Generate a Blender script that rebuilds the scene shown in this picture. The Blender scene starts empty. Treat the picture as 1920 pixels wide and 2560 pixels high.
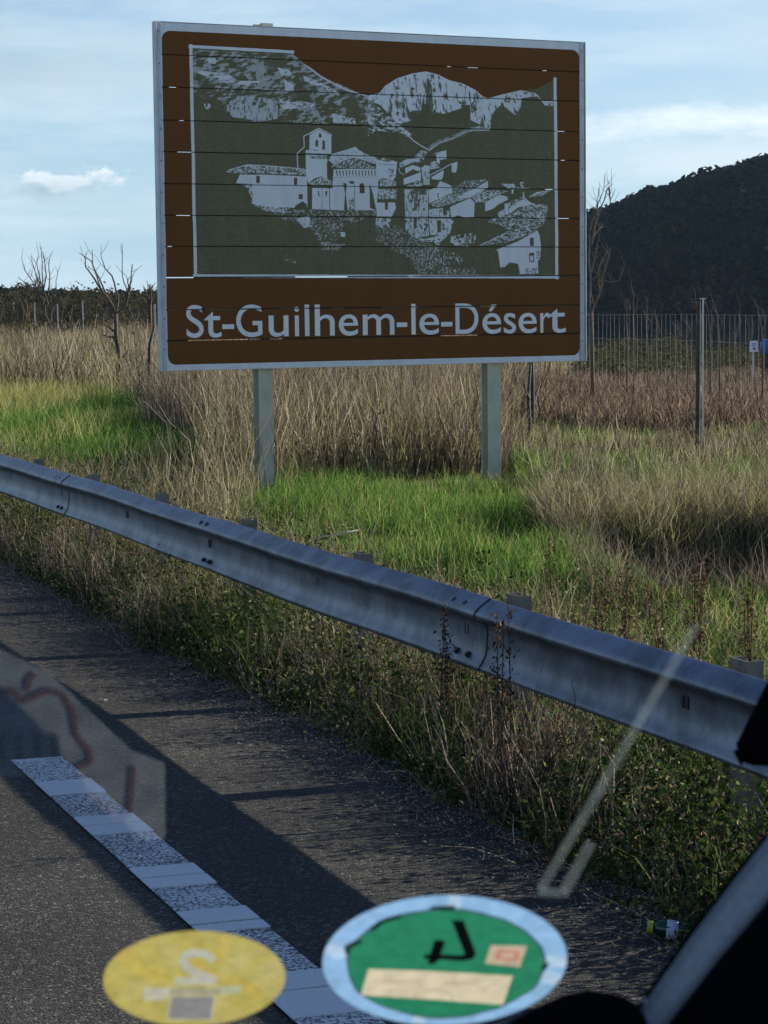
import bpy, bmesh, math, random
import numpy as np
from mathutils import Vector, Matrix

rng = np.random.default_rng(7)
random.seed(7)
SC = bpy.context.scene
COL = SC.collection

# ------------------------------------------------------------------ camera
F, PITCH, ROLL, TH, H = 5793.0, 0.0905, 0.0108, 0.3542, 1.98
cp, sp = math.cos(PITCH), math.sin(PITCH)
FW = np.array([0, cp, -sp]); UP0 = np.array([0, sp, cp]); RT0 = np.array([1.0, 0, 0])
RT = math.cos(ROLL) * RT0 - math.sin(ROLL) * UP0
UP = math.sin(ROLL) * RT0 + math.cos(ROLL) * UP0
EYE = np.array([0, 0, H])
cam = bpy.data.cameras.new('camera'); camo = bpy.data.objects.new('camera', cam); COL.objects.link(camo)
camo.matrix_world = Matrix(((RT[0], UP[0], -FW[0], 0), (RT[1], UP[1], -FW[1], 0), (RT[2], UP[2], -FW[2], H), (0, 0, 0, 1)))
cam.sensor_width = 36; cam.sensor_fit = 'AUTO'; cam.lens = F / 2560 * 36
cam.clip_start = 0.05; cam.clip_end = 5000
cam.dof.use_dof = True; cam.dof.focus_distance = 20.0; cam.dof.aperture_fstop = 42
SC.camera = camo

# ------------------------------------------------------------------ sky, sun, exposure
SUN_AZ, SUN_EL = math.radians(30), math.radians(19.9)      # azimuth from +X towards +Y
w = bpy.data.worlds.new('World'); SC.world = w; w.use_nodes = True
nt = w.node_tree; nt.nodes.clear()
def N(nt, t, **k):
    n = nt.nodes.new(t)
    for a, b in k.items(): setattr(n, a, b)
    return n
def mixc(nt, fac, a, b, mode='MIX'):
    m = N(nt, 'ShaderNodeMix', data_type='RGBA', blend_type=mode)
    for i, v in ((0, fac), (6, a), (7, b)):
        if hasattr(v, 'links'): nt.links.new(v, m.inputs[i])
        elif i == 0: m.inputs[0].default_value = v
        else: m.inputs[i].default_value = (*v, 1)
    return m.outputs[2]
def mth(nt, op, a, b=None, c=None, clamp=False):
    m = N(nt, 'ShaderNodeMath', operation=op, use_clamp=clamp)
    for i, v in enumerate((a, b, c)):
        if v is None: continue
        if hasattr(v, 'links'): nt.links.new(v, m.inputs[i])
        else: m.inputs[i].default_value = v
    return m.outputs[0]
def ramp(nt, fac, stops, interp='LINEAR'):
    r = N(nt, 'ShaderNodeValToRGB'); r.color_ramp.interpolation = interp
    e = r.color_ramp.elements
    while len(e) < len(stops): e.new(0.5)
    for x, (p, c) in zip(e, stops): x.position = p; x.color = (*c, 1) if len(c) == 3 else c
    nt.links.new(fac, r.inputs[0]); return r.outputs[0]
sky = N(nt, 'ShaderNodeTexSky', sky_type='NISHITA', sun_disc=False)
sky.sun_elevation = SUN_EL; sky.sun_rotation = math.pi / 2 - SUN_AZ
sky.air_density = 1.0; sky.dust_density = 0.6; sky.ozone_density = 2.0
tc = N(nt, 'ShaderNodeTexCoord')
def sky_noise(scale, loc, sc, detail, rough):
    mp = N(nt, 'ShaderNodeMapping'); mp.inputs[1].default_value = loc; mp.inputs[3].default_value = sc
    nt.links.new(tc.outputs['Generated'], mp.inputs[0])
    n = N(nt, 'ShaderNodeTexNoise'); n.inputs['Scale'].default_value = scale
    n.inputs['Detail'].default_value = detail; n.inputs['Roughness'].default_value = rough
    nt.links.new(mp.outputs[0], n.inputs['Vector']); return n.outputs[0]
def pdir(px, py):
    d = FW + RT * (px - 960) / F - UP * (py - 1280) / F
    return d / np.linalg.norm(d)
sepv = N(nt, 'ShaderNodeSeparateXYZ'); nt.links.new(tc.outputs['Generated'], sepv.inputs[0])
n1 = sky_noise(6.0, (0.37, 0, 0.13), (1, 1, 3.6), 8, 0.6)
n3 = sky_noise(11.0, (1.3, 0.4, 0.5), (0.8, 1, 5.5), 8, 0.6)
n2 = sky_noise(30.0, (0, 2.0, 0), (1, 1, 2.4), 7, 0.62)
veil = ramp(nt, n1, [(0.38, (0, 0, 0)), (0.60, (1, 1, 1))])
veil3 = ramp(nt, n3, [(0.42, (0, 0, 0)), (0.66, (1, 1, 1))])
hz = mth(nt, 'MULTIPLY_ADD', sepv.outputs[2], -6.0, 1.0, clamp=True)
base = mixc(nt, mth(nt, 'MULTIPLY', hz, 0.85), mixc(nt, 1.0, sky.outputs[0], (0.88, 1.0, 1.28), 'MULTIPLY'), (4.6, 6.7, 8.6))
veilcol = mixc(nt, n2, (4.9, 6.2, 7.4), (6.6, 7.9, 8.9))
low = mth(nt, 'MULTIPLY_ADD', sepv.outputs[2], -2.6, 1.25, clamp=True)
c1 = mixc(nt, mth(nt, 'MULTIPLY', mth(nt, 'MULTIPLY', veil, 0.68), low), base, veilcol)
c1 = mixc(nt, mth(nt, 'MULTIPLY', mth(nt, 'MULTIPLY', veil3, 0.42), low), c1, (7.4, 8.3, 9.1))
n4 = sky_noise(75.0, (0.2, 1.0, 0.4), (1, 1, 1.8), 6, 0.65)
def blob(px, py, wx, wy, thr, soft, rag=0.0):
    """a single cloud around one direction of the sky, its rim broken by noise"""
    d = pdir(px, py)
    dx = mth(nt, 'MULTIPLY', mth(nt, 'SUBTRACT', sepv.outputs[0], float(d[0])), 1 / wx)
    dz = mth(nt, 'MULTIPLY', mth(nt, 'SUBTRACT', sepv.outputs[2], float(d[2])), 1 / wy)
    front = mth(nt, 'GREATER_THAN', sepv.outputs[1], 0.2)
    r = mth(nt, 'SQRT', mth(nt, 'ADD', mth(nt, 'MULTIPLY', dx, dx), mth(nt, 'MULTIPLY', dz, dz)))
    v = mth(nt, 'ADD', mth(nt, 'SUBTRACT', 1.0, r), mth(nt, 'MULTIPLY', mth(nt, 'SUBTRACT', n2, 0.5), 2.4))
    if rag: v = mth(nt, 'ADD', v, mth(nt, 'MULTIPLY', mth(nt, 'SUBTRACT', n4, 0.5), rag))
    v = mth(nt, 'MULTIPLY', mth(nt, 'SUBTRACT', v, thr), soft, clamp=True)
    return mth(nt, 'MULTIPLY', v, front), dz
b0, _ = blob(110, 475, 0.030, 0.0065, 0.15, 1.2)
c2 = mixc(nt, mth(nt, 'MULTIPLY', b0, 0.6), c1, (3.4, 4.6, 5.6))
b1, dz1 = blob(180, 452, 0.024, 0.0068, 0.15, 1.9, 3.6)
shade = mth(nt, 'MULTIPLY_ADD', dz1, 0.45, 0.55, clamp=True)
c2 = mixc(nt, mth(nt, 'MULTIPLY', b1, 0.85), c2, mixc(nt, shade, (5.2, 6.2, 7.2), (9.6, 9.9, 10.2)))
b2, _ = blob(1800, 305, 0.066, 0.0085, 0.05, 1.3)
c3 = mixc(nt, mth(nt, 'MULTIPLY', b2, 0.8), c2, (9.3, 9.8, 10.2))
b3, _ = blob(1780, 400, 0.085, 0.016, 0.0, 1.1)
c3 = mixc(nt, mth(nt, 'MULTIPLY', b3, 0.45), c3, (8.0, 8.7, 9.3))
b4, _ = blob(60, 160, 0.12, 0.02, 0.05, 0.9)
c3 = mixc(nt, mth(nt, 'MULTIPLY', b4, 0.5), c3, (4.6, 5.6, 6.6))
bg = N(nt, 'ShaderNodeBackground'); bg.inputs['Strength'].default_value = 0.058
nt.links.new(c3, bg.inputs['Color'])
wo = N(nt, 'ShaderNodeOutputWorld'); nt.links.new(bg.outputs[0], wo.inputs['Surface'])
w.cycles.sampling_method = 'AUTOMATIC'

sun = bpy.data.lights.new('sun', 'SUN'); sun.energy = 5.0; sun.angle = math.radians(0.5); sun.color = (1.0, 0.90, 0.74)
suno = bpy.data.objects.new('sun', sun); COL.objects.link(suno)
SD = Vector((math.cos(SUN_AZ) * math.cos(SUN_EL), math.sin(SUN_AZ) * math.cos(SUN_EL), math.sin(SUN_EL)))
suno.rotation_euler = SD.to_track_quat('Z', 'Y').to_euler(); suno.location = SD * 60
SC.view_settings.view_transform = 'Standard'; SC.view_settings.look = 'None'
SC.view_settings.exposure = 0.97; SC.view_settings.gamma = 1.0; SC.view_settings.use_curve_mapping = False
SC.render.engine = 'CYCLES'
SC.cycles.max_bounces = 8; SC.cycles.transparent_max_bounces = 12; SC.cycles.diffuse_bounces = 3
SC.cycles.use_denoising = True

# ------------------------------------------------------------------ helpers
def RD(s, L, z=0.0):
    """a point from metres along the road and metres to its right"""
    return Vector((-s * math.sin(TH) + L * math.cos(TH), s * math.cos(TH) + L * math.sin(TH), z))
def ray(px, py): return FW + RT * (px - 960) / F - UP * (py - 1280) / F
def G(px, py, z=0.0):
    d = ray(px, py); return EYE + d * ((z - H) / d[2])
def AT(px, py, Y):
    d = ray(px, py); return Vector(EYE + d * (Y / d[1]))
def SLof(X, Y): return -X * math.sin(TH) + Y * math.cos(TH), X * math.cos(TH) + Y * math.sin(TH)

def vnoise(x, y, seed=0):
    """smooth value noise, vectorised"""
    xi = np.floor(x).astype(np.int64); yi = np.floor(y).astype(np.int64)
    fx = x - xi; fy = y - yi; fx = fx * fx * (3 - 2 * fx); fy = fy * fy * (3 - 2 * fy)
    def h(a, b):
        n = (a * 374761393 + b * 668265263 + seed * 982451653) & 0x7fffffff
        n = ((n ^ (n >> 13)) * 1274126177) & 0x7fffffff
        return ((n ^ (n >> 16)) & 0xffff) / 65535.0
    return (h(xi, yi) * (1 - fx) + h(xi + 1, yi) * fx) * (1 - fy) + (h(xi, yi + 1) * (1 - fx) + h(xi + 1, yi + 1) * fx) * fy
def fbm(x, y, seed=0, o=4):
    a = 0.5; r = 0; t = 0
    for k in range(o):
        r = r + a * vnoise(x * 2 ** k, y * 2 ** k, seed + k); t += a; a *= 0.55
    return r / t
def sstep(a, b, x):
    t = np.clip((x - a) / (b - a), 0, 1); return t * t * (3 - 2 * t)
def road_z(L):
    L = np.asarray(L, float)
    return np.where(L < 2.15, -0.0 + (2.15 - L) * 0.012, -(L - 2.15) * 0.045)
def ground_z(X, Y):
    X = np.asarray(X, float); Y = np.asarray(Y, float)
    s, L = SLof(X, Y)
    z = -0.085 + 0.10 * sstep(3.9, 5.6, L)
    z = z + 0.10 * sstep(5.5, 12, L) * (fbm(X * 0.35, Y * 0.35, 3) - 0.45)
    z = z + np.clip(Y - 30, 0, 60) * 0.006 + 0.07 * sstep(4.2, 5, L) * (fbm(X * 1.3, Y * 1.3, 8) - 0.5)
    z = z - 7.0 * sstep(46, 95, Y) * sstep(0.055, 0.085, X / np.maximum(Y, 1))
    # terrace under the green grass, its lower edge towards the barrier
    P = s
    z = z + 0.07 * sstep(6.15, 6.5, L + 0.35 * (fbm(s * 0.7, L * 0.4, 5) - 0.5)) * (1 - sstep(9, 13, L))
    jx = (fbm(X * 1.6, Y * 1.6, 15, 3) - 0.5)
    z = z - 0.65 * sstep(1.55, 2.0, X + jx * 0.8) * sstep(14.2, 16.3, Y) * (1 - sstep(18.0, 18.35, Y + jx * 1.4)) * sstep(5.9, 6.6, L)
    z = z - 0.45 * sstep(1.45, 1.75, X + jx * 0.4) * (1 - sstep(2.15, 2.35, X + jx * 0.3)) * sstep(20.0, 21.2, Y) * (1 - sstep(22.1, 22.4, Y + jx))
    z = np.where(L < 3.5, -0.16 - 0.0 * L, z)
    return z

def prop(o, label=None, cat=None, group=None, kind=None):
    if label: o['label'] = label
    if cat: o['category'] = cat
    if group: o['group'] = group
    if kind: o['kind'] = kind
    return o
def empty(name, loc=(0, 0, 0)):
    e = bpy.data.objects.new(name, None); COL.objects.link(e); e.location = loc; e.empty_display_size = 0.1
    return e
def link(name, me, mat=None, parent=None):
    o = bpy.data.objects.new(name, me); COL.objects.link(o)
    if mat and not me.materials: me.materials.append(mat)
    if parent:
        o.parent = parent
        o.matrix_parent_inverse = Matrix.Translation(parent.location).inverted()
    return o
def npmesh(name, V, Fs, n):
    """V (k,3); Fs list of (faces array (m,n))"""
    me = bpy.data.meshes.new(name)
    V = np.ascontiguousarray(V, np.float32)
    me.vertices.add(len(V)); me.vertices.foreach_set('co', V.ravel())
    loops = np.concatenate([f.ravel() for f in Fs]).astype(np.int32)
    tot = np.concatenate([np.full(len(f), f.shape[1]) for f in Fs]).astype(np.int32)
    start = np.concatenate([[0], np.cumsum(tot)[:-1]]).astype(np.int32)
    me.loops.add(len(loops)); me.loops.foreach_set('vertex_index', loops)
    me.polygons.add(len(tot)); me.polygons.foreach_set('loop_start', start)
    me.polygons.foreach_set('loop_total', tot)
    me.update(calc_edges=True); return me
class MB:
    """collects simple shapes and links them as one mesh"""
    def __init__(s): s.v = []; s.f = []
    def add(s, vs, fs):
        b = len(s.v); s.v += [tuple(v) for v in vs]; s.f += [tuple(b + i for i in f) for f in fs]; return s
    def box(s, c, d, M=None):
        M = M or Matrix.Identity(3)
        vs = [Vector(c) + M @ Vector((sx * d[0] / 2, sy * d[1] / 2, sz * d[2] / 2)) for sx in (-1, 1) for sy in (-1, 1) for sz in (-1, 1)]
        return s.add(vs, [(0, 1, 3, 2), (4, 6, 7, 5), (0, 4, 5, 1), (2, 3, 7, 6), (0, 2, 6, 4), (1, 5, 7, 3)])
    def tube(s, pts, r, n=6, r1=None, cap=True):
        pts = [Vector(p) for p in pts]; m = len(pts)
        rs = r if isinstance(r, (list, tuple)) else [r + ((r1 if r1 is not None else r) - r) * i / max(1, m - 1) for i in range(m)]
        vs = []
        for i, p in enumerate(pts):
            t = (pts[min(i + 1, m - 1)] - pts[max(i - 1, 0)]).normalized()
            a = t.cross(Vector((0.3, 0.9, 0.2))).normalized(); b = t.cross(a)
            for k in range(n):
                an = 2 * math.pi * k / n; vs.append(p + a * math.cos(an) * rs[i] + b * math.sin(an) * rs[i])
        fs = [(i * n + k, i * n + (k + 1) % n, (i + 1) * n + (k + 1) % n, (i + 1) * n + k) for i in range(m - 1) for k in range(n)]
        if cap: fs += [tuple(range(n))[::-1], tuple((m - 1) * n + k for k in range(n))]
        return s.add(vs, fs)
    def prism(s, poly, off):
        poly = [Vector(p) for p in poly]; n = len(poly); off = Vector(off)
        fs = [tuple(range(n)), tuple(range(2 * n - 1, n - 1, -1))] + [(i, i + n, (i + 1) % n + n, (i + 1) % n) for i in range(n)]
        return s.add(poly + [p + off for p in poly], fs)
    def taper(s, back):
        n = len(back); s.v[-n:] = [tuple(p) for p in back]; return s
    def build(s, name, mat, parent=None, smooth=False, bevel=0, seg=2):
        me = bpy.data.meshes.new(name); me.from_pydata(s.v, [], s.f); me.update()
        bm = bmesh.new(); bm.from_mesh(me); bmesh.ops.recalc_face_normals(bm, faces=bm.faces)
        if bevel:
            bmesh.ops.bevel(bm, geom=[e for e in bm.edges if e.calc_face_angle(0) > 0.5], offset=bevel, segments=seg, affect='EDGES', profile=0.5)
        bm.to_mesh(me); bm.free()
        if smooth:
            me.polygons.foreach_set('use_smooth', [True] * len(me.polygons))
        return link(name, me, mat, parent)

# ------------------------------------------------------------------ materials
def mat(name, col=(0.5, 0.5, 0.5), rough=0.7, metal=0.0, noise=None, bump=None, spec=0.5):
    """noise = (scale, colour 2, low, high); bump = (scale, strength)"""
    m = bpy.data.materials.new(name); m.use_nodes = True; t = m.node_tree
    p = t.nodes['Principled BSDF']; p.inputs['Roughness'].default_value = rough; p.inputs['Metallic'].default_value = metal
    p.inputs['Specular IOR Level'].default_value = spec
    p.inputs['Base Color'].default_value = (*col, 1)
    if noise:
        g = N(t, 'ShaderNodeNewGeometry'); n = N(t, 'ShaderNodeTexNoise'); n.inputs['Scale'].default_value = noise[0]
        n.inputs['Detail'].default_value = 6; n.inputs['Roughness'].default_value = 0.65
        t.links.new(g.outputs['Position'], n.inputs['Vector'])
        t.links.new(ramp(t, n.outputs[0], [(noise[2], col), (noise[3], noise[1])]), p.inputs['Base Color'])
    if bump:
        g = N(t, 'ShaderNodeNewGeometry'); n = N(t, 'ShaderNodeTexNoise'); n.inputs['Scale'].default_value = bump[0]
        n.inputs['Detail'].default_value = 4
        t.links.new(g.outputs['Position'], n.inputs['Vector'])
        b = N(t, 'ShaderNodeBump'); b.inputs['Strength'].default_value = bump[1]; b.inputs['Distance'].default_value = 0.01
        t.links.new(n.outputs[0], b.inputs['Height']); t.links.new(b.outputs[0], p.inputs['Normal'])
    return m
def plantmat(name, cols, transl=0.35, gain=1.0):
    """matt two-sided leaf; each blade takes one of the colours"""
    m = bpy.data.materials.new(name); m.use_nodes = True; t = m.node_tree; t.nodes.clear()
    g = N(t, 'ShaderNodeNewGeometry')
    n = len(cols)
    c = ramp(t, g.outputs['Random Per Island'], [(i / (n - 1), tuple(x * gain for x in cc)) for i, cc in enumerate(cols)])
    d = N(t, 'ShaderNodeBsdfDiffuse'); tr = N(t, 'ShaderNodeBsdfTranslucent'); mx = N(t, 'ShaderNodeMixShader')
    mx.inputs[0].default_value = transl
    for x in (d, tr): t.links.new(c, x.inputs['Color'])
    o = N(t, 'ShaderNodeOutputMaterial')
    t.links.new(d.outputs[0], mx.inputs[1]); t.links.new(tr.outputs[0], mx.inputs[2]); t.links.new(mx.outputs[0], o.inputs[0])
    return m

def asphalt(name, tone, warm, wear=0.5):
    m = bpy.data.materials.new(name); m.use_nodes = True; t = m.node_tree; p = t.nodes['Principled BSDF']
    g = N(t, 'ShaderNodeNewGeometry'); pos = g.outputs['Position']
    v = N(t, 'ShaderNodeTexVoronoi'); v.inputs['Scale'].default_value = 105; t.links.new(pos, v.inputs['Vector'])
    n = N(t, 'ShaderNodeTexNoise'); n.inputs['Scale'].default_value = 1.3; n.inputs['Detail'].default_value = 5; t.links.new(pos, n.inputs['Vector'])
    nf = N(t, 'ShaderNodeTexNoise'); nf.inputs['Scale'].default_value = 60; nf.inputs['Detail'].default_value = 3; t.links.new(pos, nf.inputs['Vector'])
    sepc = N(t, 'ShaderNodeSeparateColor'); t.links.new(v.outputs['Color'], sepc.inputs[0])
    stone = ramp(t, sepc.outputs[0], [(0.0, (tone * 0.35,) * 3), (0.55, (tone * 0.8, tone * 0.8 * warm[0], tone * 0.8 * warm[1])),
                                     (0.85, (tone * 1.7, tone * 1.6 * warm[0], tone * 1.6 * warm[1])), (1.0, (tone * 5.5, tone * 5.3 * warm[0], tone * 4.8 * warm[1]))])
    big = ramp(t, n.outputs[0], [(0.3, (0.62, 0.62, 0.62)), (0.7, (1.42, 1.38, 1.30))])
    t.links.new(mixc(t, 1.0, stone, big, 'MULTIPLY'), p.inputs['Base Color'])
    p.inputs['Roughness'].default_value = 0.8; p.inputs['Specular IOR Level'].default_value = 0.3
    b = N(t, 'ShaderNodeBump'); b.inputs['Strength'].default_value = 0.9; b.inputs['Distance'].default_value = 0.004
    hgt = mth(t, 'ADD', v.outputs['Distance'], mth(t, 'MULTIPLY', nf.outputs[0], -0.6))
    t.links.new(mth(t, 'MULTIPLY', hgt, -1.0), b.inputs['Height']); t.links.new(b.outputs[0], p.inputs['Normal'])
    return m
M_asph = asphalt('road asphalt', 0.025, (0.97, 0.91))
M_gound = mat('verge soil', (0.035, 0.04, 0.018), 0.95, noise=(2.2, (0.10, 0.085, 0.045), 0.35, 0.7), bump=(9, 0.8), spec=0.1)
M_galv = mat('galvanised steel', (0.19, 0.215, 0.26), 0.42, 0.75, noise=(5, (0.10, 0.112, 0.135), 0.40, 0.60), bump=(60, 0.06))
M_galv2 = mat('weathered galvanised post', (0.20, 0.19, 0.17), 0.7, 0.3, noise=(14, (0.11, 0.10, 0.085), 0.4, 0.7), bump=(40, 0.1))
M_slot = mat('bolt shadow steel', (0.03, 0.03, 0.035), 0.6, 0.5)
M_bolt = mat('bolt steel', (0.12, 0.12, 0.13), 0.5, 0.8)

# ------------------------------------------------------------------ ground, road, marking
ys = np.concatenate([np.linspace(3, 12, 46), np.linspace(12.15, 34, 150), np.geomspace(34.3, 900, 70)])
us = np.linspace(-1, 1, 221)
YY, UU = np.meshgrid(ys, us, indexing='ij'); XX = UU * (6 + YY * 0.42)
ZZ = ground_z(XX, YY)
V = np.stack([XX, YY, ZZ], -1).reshape(-1, 3); nu = len(us)
i, j = np.meshgrid(np.arange(len(ys) - 1), np.arange(nu - 1), indexing='ij'); b = (i * nu + j).ravel()
me = npmesh('ground', V, [np.stack([b, b + 1, b + nu + 1, b + nu], -1)], 4)
me.polygons.foreach_set('use_smooth', [True] * len(me.polygons))
prop(link('ground', me, M_gound), kind='structure')

Ls = [-9, -5, -2, 0, 1, 2.15, 2.8, 3.3, 3.62]
ss = np.linspace(-6, 60, 60)
def wob(s): return 0.07 * (float(fbm(np.array(s * 1.7), np.array(0.0), 2)) - 0.5)
V = [RD(s, L + (wob(s) if L > 3.5 else 0), float(road_z(L))) for s in ss for L in Ls] ; n = len(Ls)
Fq = [(a * n + c, a * n + c + 1, (a + 1) * n + c + 1, (a + 1) * n + c) for a in range(len(ss) - 1) for c in range(n - 1)]
me = bpy.data.meshes.new('road'); me.from_pydata(V, [], Fq); me.update()
me.polygons.foreach_set('use_smooth', [True] * len(me.polygons))
prop(link('road', me, M_asph), kind='structure')

# edge marking: worn paint with solid raised rumble bars
def paintmat(name, lo, hi):
    m = bpy.data.materials.new(name); m.use_nodes = True; t = m.node_tree; p = t.nodes['Principled BSDF']
    g = N(t, 'ShaderNodeNewGeometry')
    n = N(t, 'ShaderNodeTexNoise'); n.inputs['Scale'].default_value = 85; n.inputs['Detail'].default_value = 3; t.links.new(g.outputs['Position'], n.inputs['Vector'])
    n2 = N(t, 'ShaderNodeTexNoise'); n2.inputs['Scale'].default_value = 3.5; n2.inputs['Detail'].default_value = 4; t.links.new(g.outputs['Position'], n2.inputs['Vector'])
    v = mth(t, 'ADD', n.outputs[0], mth(t, 'MULTIPLY', mth(t, 'SUBTRACT', n2.outputs[0], 0.5), 0.25))
    t.links.new(ramp(t, v, [(lo, (0.045, 0.045, 0.045)), (hi, (0.62, 0.62, 0.61))]), p.inputs['Base Color'])
    p.inputs['Roughness'].default_value = 0.6
    b = N(t, 'ShaderNodeBump'); b.inputs['Strength'].default_value = 0.5; b.inputs['Distance'].default_value = 0.003
    t.links.new(n.outputs[0], b.inputs['Height']); t.links.new(b.outputs[0], p.inputs['Normal'])
    return m
M_worn = paintmat('worn white road paint', 0.43, 0.56)
M_solid = paintmat('solid white road paint', 0.20, 0.36)
L0, L1 = 1.918, 2.143
def s_at(py, side=2.03):
    best = min(np.linspace(2, 14, 2401), key=lambda s: abs(projy(RD(s, side)) - py)); return float(best)
def proj(P):
    d = np.array(P) - EYE; z = d @ FW; return 960 + F * (d @ RT) / z, 1280 - F * (d @ UP) / z
def projy(P): return proj(P)[1]
s_end = s_at(1900)
mk = empty('edge_marking', RD(s_end, 2.03, 0.004)); prop(mk, kind='structure')
mb = MB(); q = [RD(s_end, L0, 0.0065), RD(s_end, L1, 0.0045), RD(-3, L1, 0.0045), RD(-3, L0, 0.0065)]
mb.prism(q, (0, 0, 0.003)).build('paint_strip', M_worn, mk)
rows = [(1958, 1991), (2046, 2066), (2068, 2090), (2172, 2197), (2199, 2222), (2281, 2312), (2316, 2334), (2441, 2480), (2484, 2545)]
for a, c in rows:
    s0, s1 = s_at(c), s_at(a)
    q = [RD(s0, L0 - 0.004, 0.0100), RD(s0, L1 + 0.004, 0.0078), RD(s1, L1 + 0.004, 0.0078), RD(s1, L0 - 0.004, 0.0100)]
    MB().prism(q, (0, 0, 0.0045)).build('rumble_bar', M_solid, mk)
ds = s_at(2171) - s_at(2281)
s = s_at(2441) - 2 * ds
while s > -2:
    q = [RD(s, L0 - 0.004, 0.0100), RD(s, L1 + 0.004, 0.0078), RD(s + 0.1, L1 + 0.004, 0.0078), RD(s + 0.1, L0 - 0.004, 0.0100)]
    MB().prism(q, (0, 0, 0.0045)).build('rumble_bar', M_solid, mk); s -= ds

# ------------------------------------------------------------------ crash barrier
bar = empty('crash_barrier', RD(9.164, 3.75, -0.08))
prop(bar, 'grey galvanised steel crash barrier on posts along the road edge', 'crash barrier')
prof = [(0.0, .155), (.012, .152), (.045, .130), (.068, .112), (.078, .100), (.081, .088), (.076, .078), (.05, .066), (.03, .056), (.022, .045), (.020, .02), (.021, -.02), (.024, -.055), (.032, -.088), (.046, -.114), (.056, -.128), (.060, -.138), (.057, -.147), (.04, -.153), (.02, -.155)]
pnorm = []
for i_ in range(len(prof)):
    (a0, z0), (a1, z1) = prof[max(0, i_ - 1)], prof[min(len(prof) - 1, i_ + 1)]; l = math.hypot(a1 - a0, z1 - z0); pnorm.append((-(z1 - z0) / l, (a1 - a0) / l))
def rail_z(s): return 0.565 + 0.006 * math.sin(s * 0.83 + 1) + 0.004 * math.sin(s * 2.1)
def beam(s0, s1, off):
    nseg = 6; V = []; Fq = []; m = len(prof)
    for k in range(nseg + 1):
        s = s0 + (s1 - s0) * k / nseg
        for (a, z), (na, nz) in zip(prof, pnorm): V.append(RD(s, 3.79 - a - off * na, rail_z(s) + z + off * nz))
    for k in range(nseg):
        for c in range(m - 1): Fq.append((k * m + c, k * m + c + 1, (k + 1) * m + c + 1, (k + 1) * m + c))
    me = bpy.data.meshes.new('beam'); me.from_pydata(V, [], Fq); me.update()
    me.polygons.foreach_set('use_smooth', [True] * len(me.polygons))
    o = link('beam', me, M_galv, bar)
    sm = o.modifiers.new('thickness', 'SOLIDIFY'); sm.thickness = 0.003; sm.offset = 0; sm.use_rim = False
s_post = [17.164 - 2 * k for k in range(-12, 9)]
pb = None; boltme = None; slotme = None
for k, s in enumerate(s_post):
    # C-section post, spacer
    zt = rail_z(s) + 0.138
    m = MB(); L = 3.98; M3 = Matrix.Rotation(TH, 3, 'Z')
    m.box(RD(s, L, zt / 2 - 0.23 + 0.02), (0.005, 0.12, zt + 0.42), M3)
    m.box(RD(s - 0.06, L + 0.03, zt / 2 - 0.23 + 0.02), (0.065, 0.005, zt + 0.42), M3)
    m.box(RD(s + 0.06, L + 0.03, zt / 2 - 0.23 + 0.02), (0.065, 0.005, zt + 0.42), M3)
    m.build('post', M_galv2, bar)
    m = MB()
    m.box(RD(s, 3.885, rail_z(s) + 0.03), (0.18, 0.09, 0.005), M3); m.box(RD(s - 0.0425, 3.885, rail_z(s) + 0.001), (0.18, 0.005, 0.053), M3)
    m.box(RD(s + 0.0425, 3.885, rail_z(s) + 0.001), (0.18, 0.005, 0.053), M3)
    m.build('spacer', M_galv2, bar)
    # slot with bolt in the middle of the beam
    for dx in (-0.017, 0.017): MB().box(RD(s + dx, 3.768, rail_z(s)), (0.010, 0.018, 0.046), M3).build('slot', M_slot, bar)
    if k % 2 == 0:
        for dz, L_ in ((0.122, 3.732), (-0.098, 3.740)):
            for dx in (-0.062, 0.062):
                MB().tube([RD(s + dx, L_ + 0.006, rail_z(s) + dz - 0.006), RD(s + dx, L_ - 0.004, rail_z(s) + dz + 0.004)], 0.014, 8).build('bolt', M_slot, bar)
spl = [s for k, s in enumerate(s_post) if k % 2 == 0]
for k in range(len(spl) - 1):
    beam(spl[k] - 0.2, spl[k + 1] - 0.22, 0.0045 * (k % 2))
beam(spl[-1] - 0.2, spl[-1] - 4, 0.0045 * ((len(spl) - 1) % 2))

# ------------------------------------------------------------------ the brown sign
SX, SY, SZ, SW, SH, SYAW = -2.1161, 22.2129, 1.3382, 4.7985, 3.3, 0.4787
SO = np.array([SX, SY, SZ]); SU = np.array([math.cos(SYAW), math.sin(SYAW), 0]); SN = np.array([math.sin(SYAW), -math.cos(SYAW), 0])
def to_sign(px, py):
    d = ray(px, py); t = ((SO - EYE) @ SN) / (d @ SN); P = EYE + d * t - SO
    return P @ SU / SW, P[2] / SH
TWX, THY = 2300, 1582
C = {1: (380, 40, 0.33755), 2: (920, 60, 0.33755), 3: (540, 300, 0.26522), 4: (940, 340, 0.27728), 0: (0, 0, 1)}
BROWN = np.array([0.155, 0.058, 0.014]); OLIVE = np.array([0.145, 0.130, 0.064]); WHITE = np.array([0.74, 0.74, 0.73])
art = np.zeros((THY, TWX, 3), np.float32); art[:] = WHITE
gy, gx = np.meshgrid((np.arange(THY) + 0.5) / THY, (np.arange(TWX) + 0.5) / TWX, indexing='ij')
def uvp(pts, c):
    ox, oy, k = C[c]
    return [to_sign(ox + k * x, oy + k * y) for x, y in pts]
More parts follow.
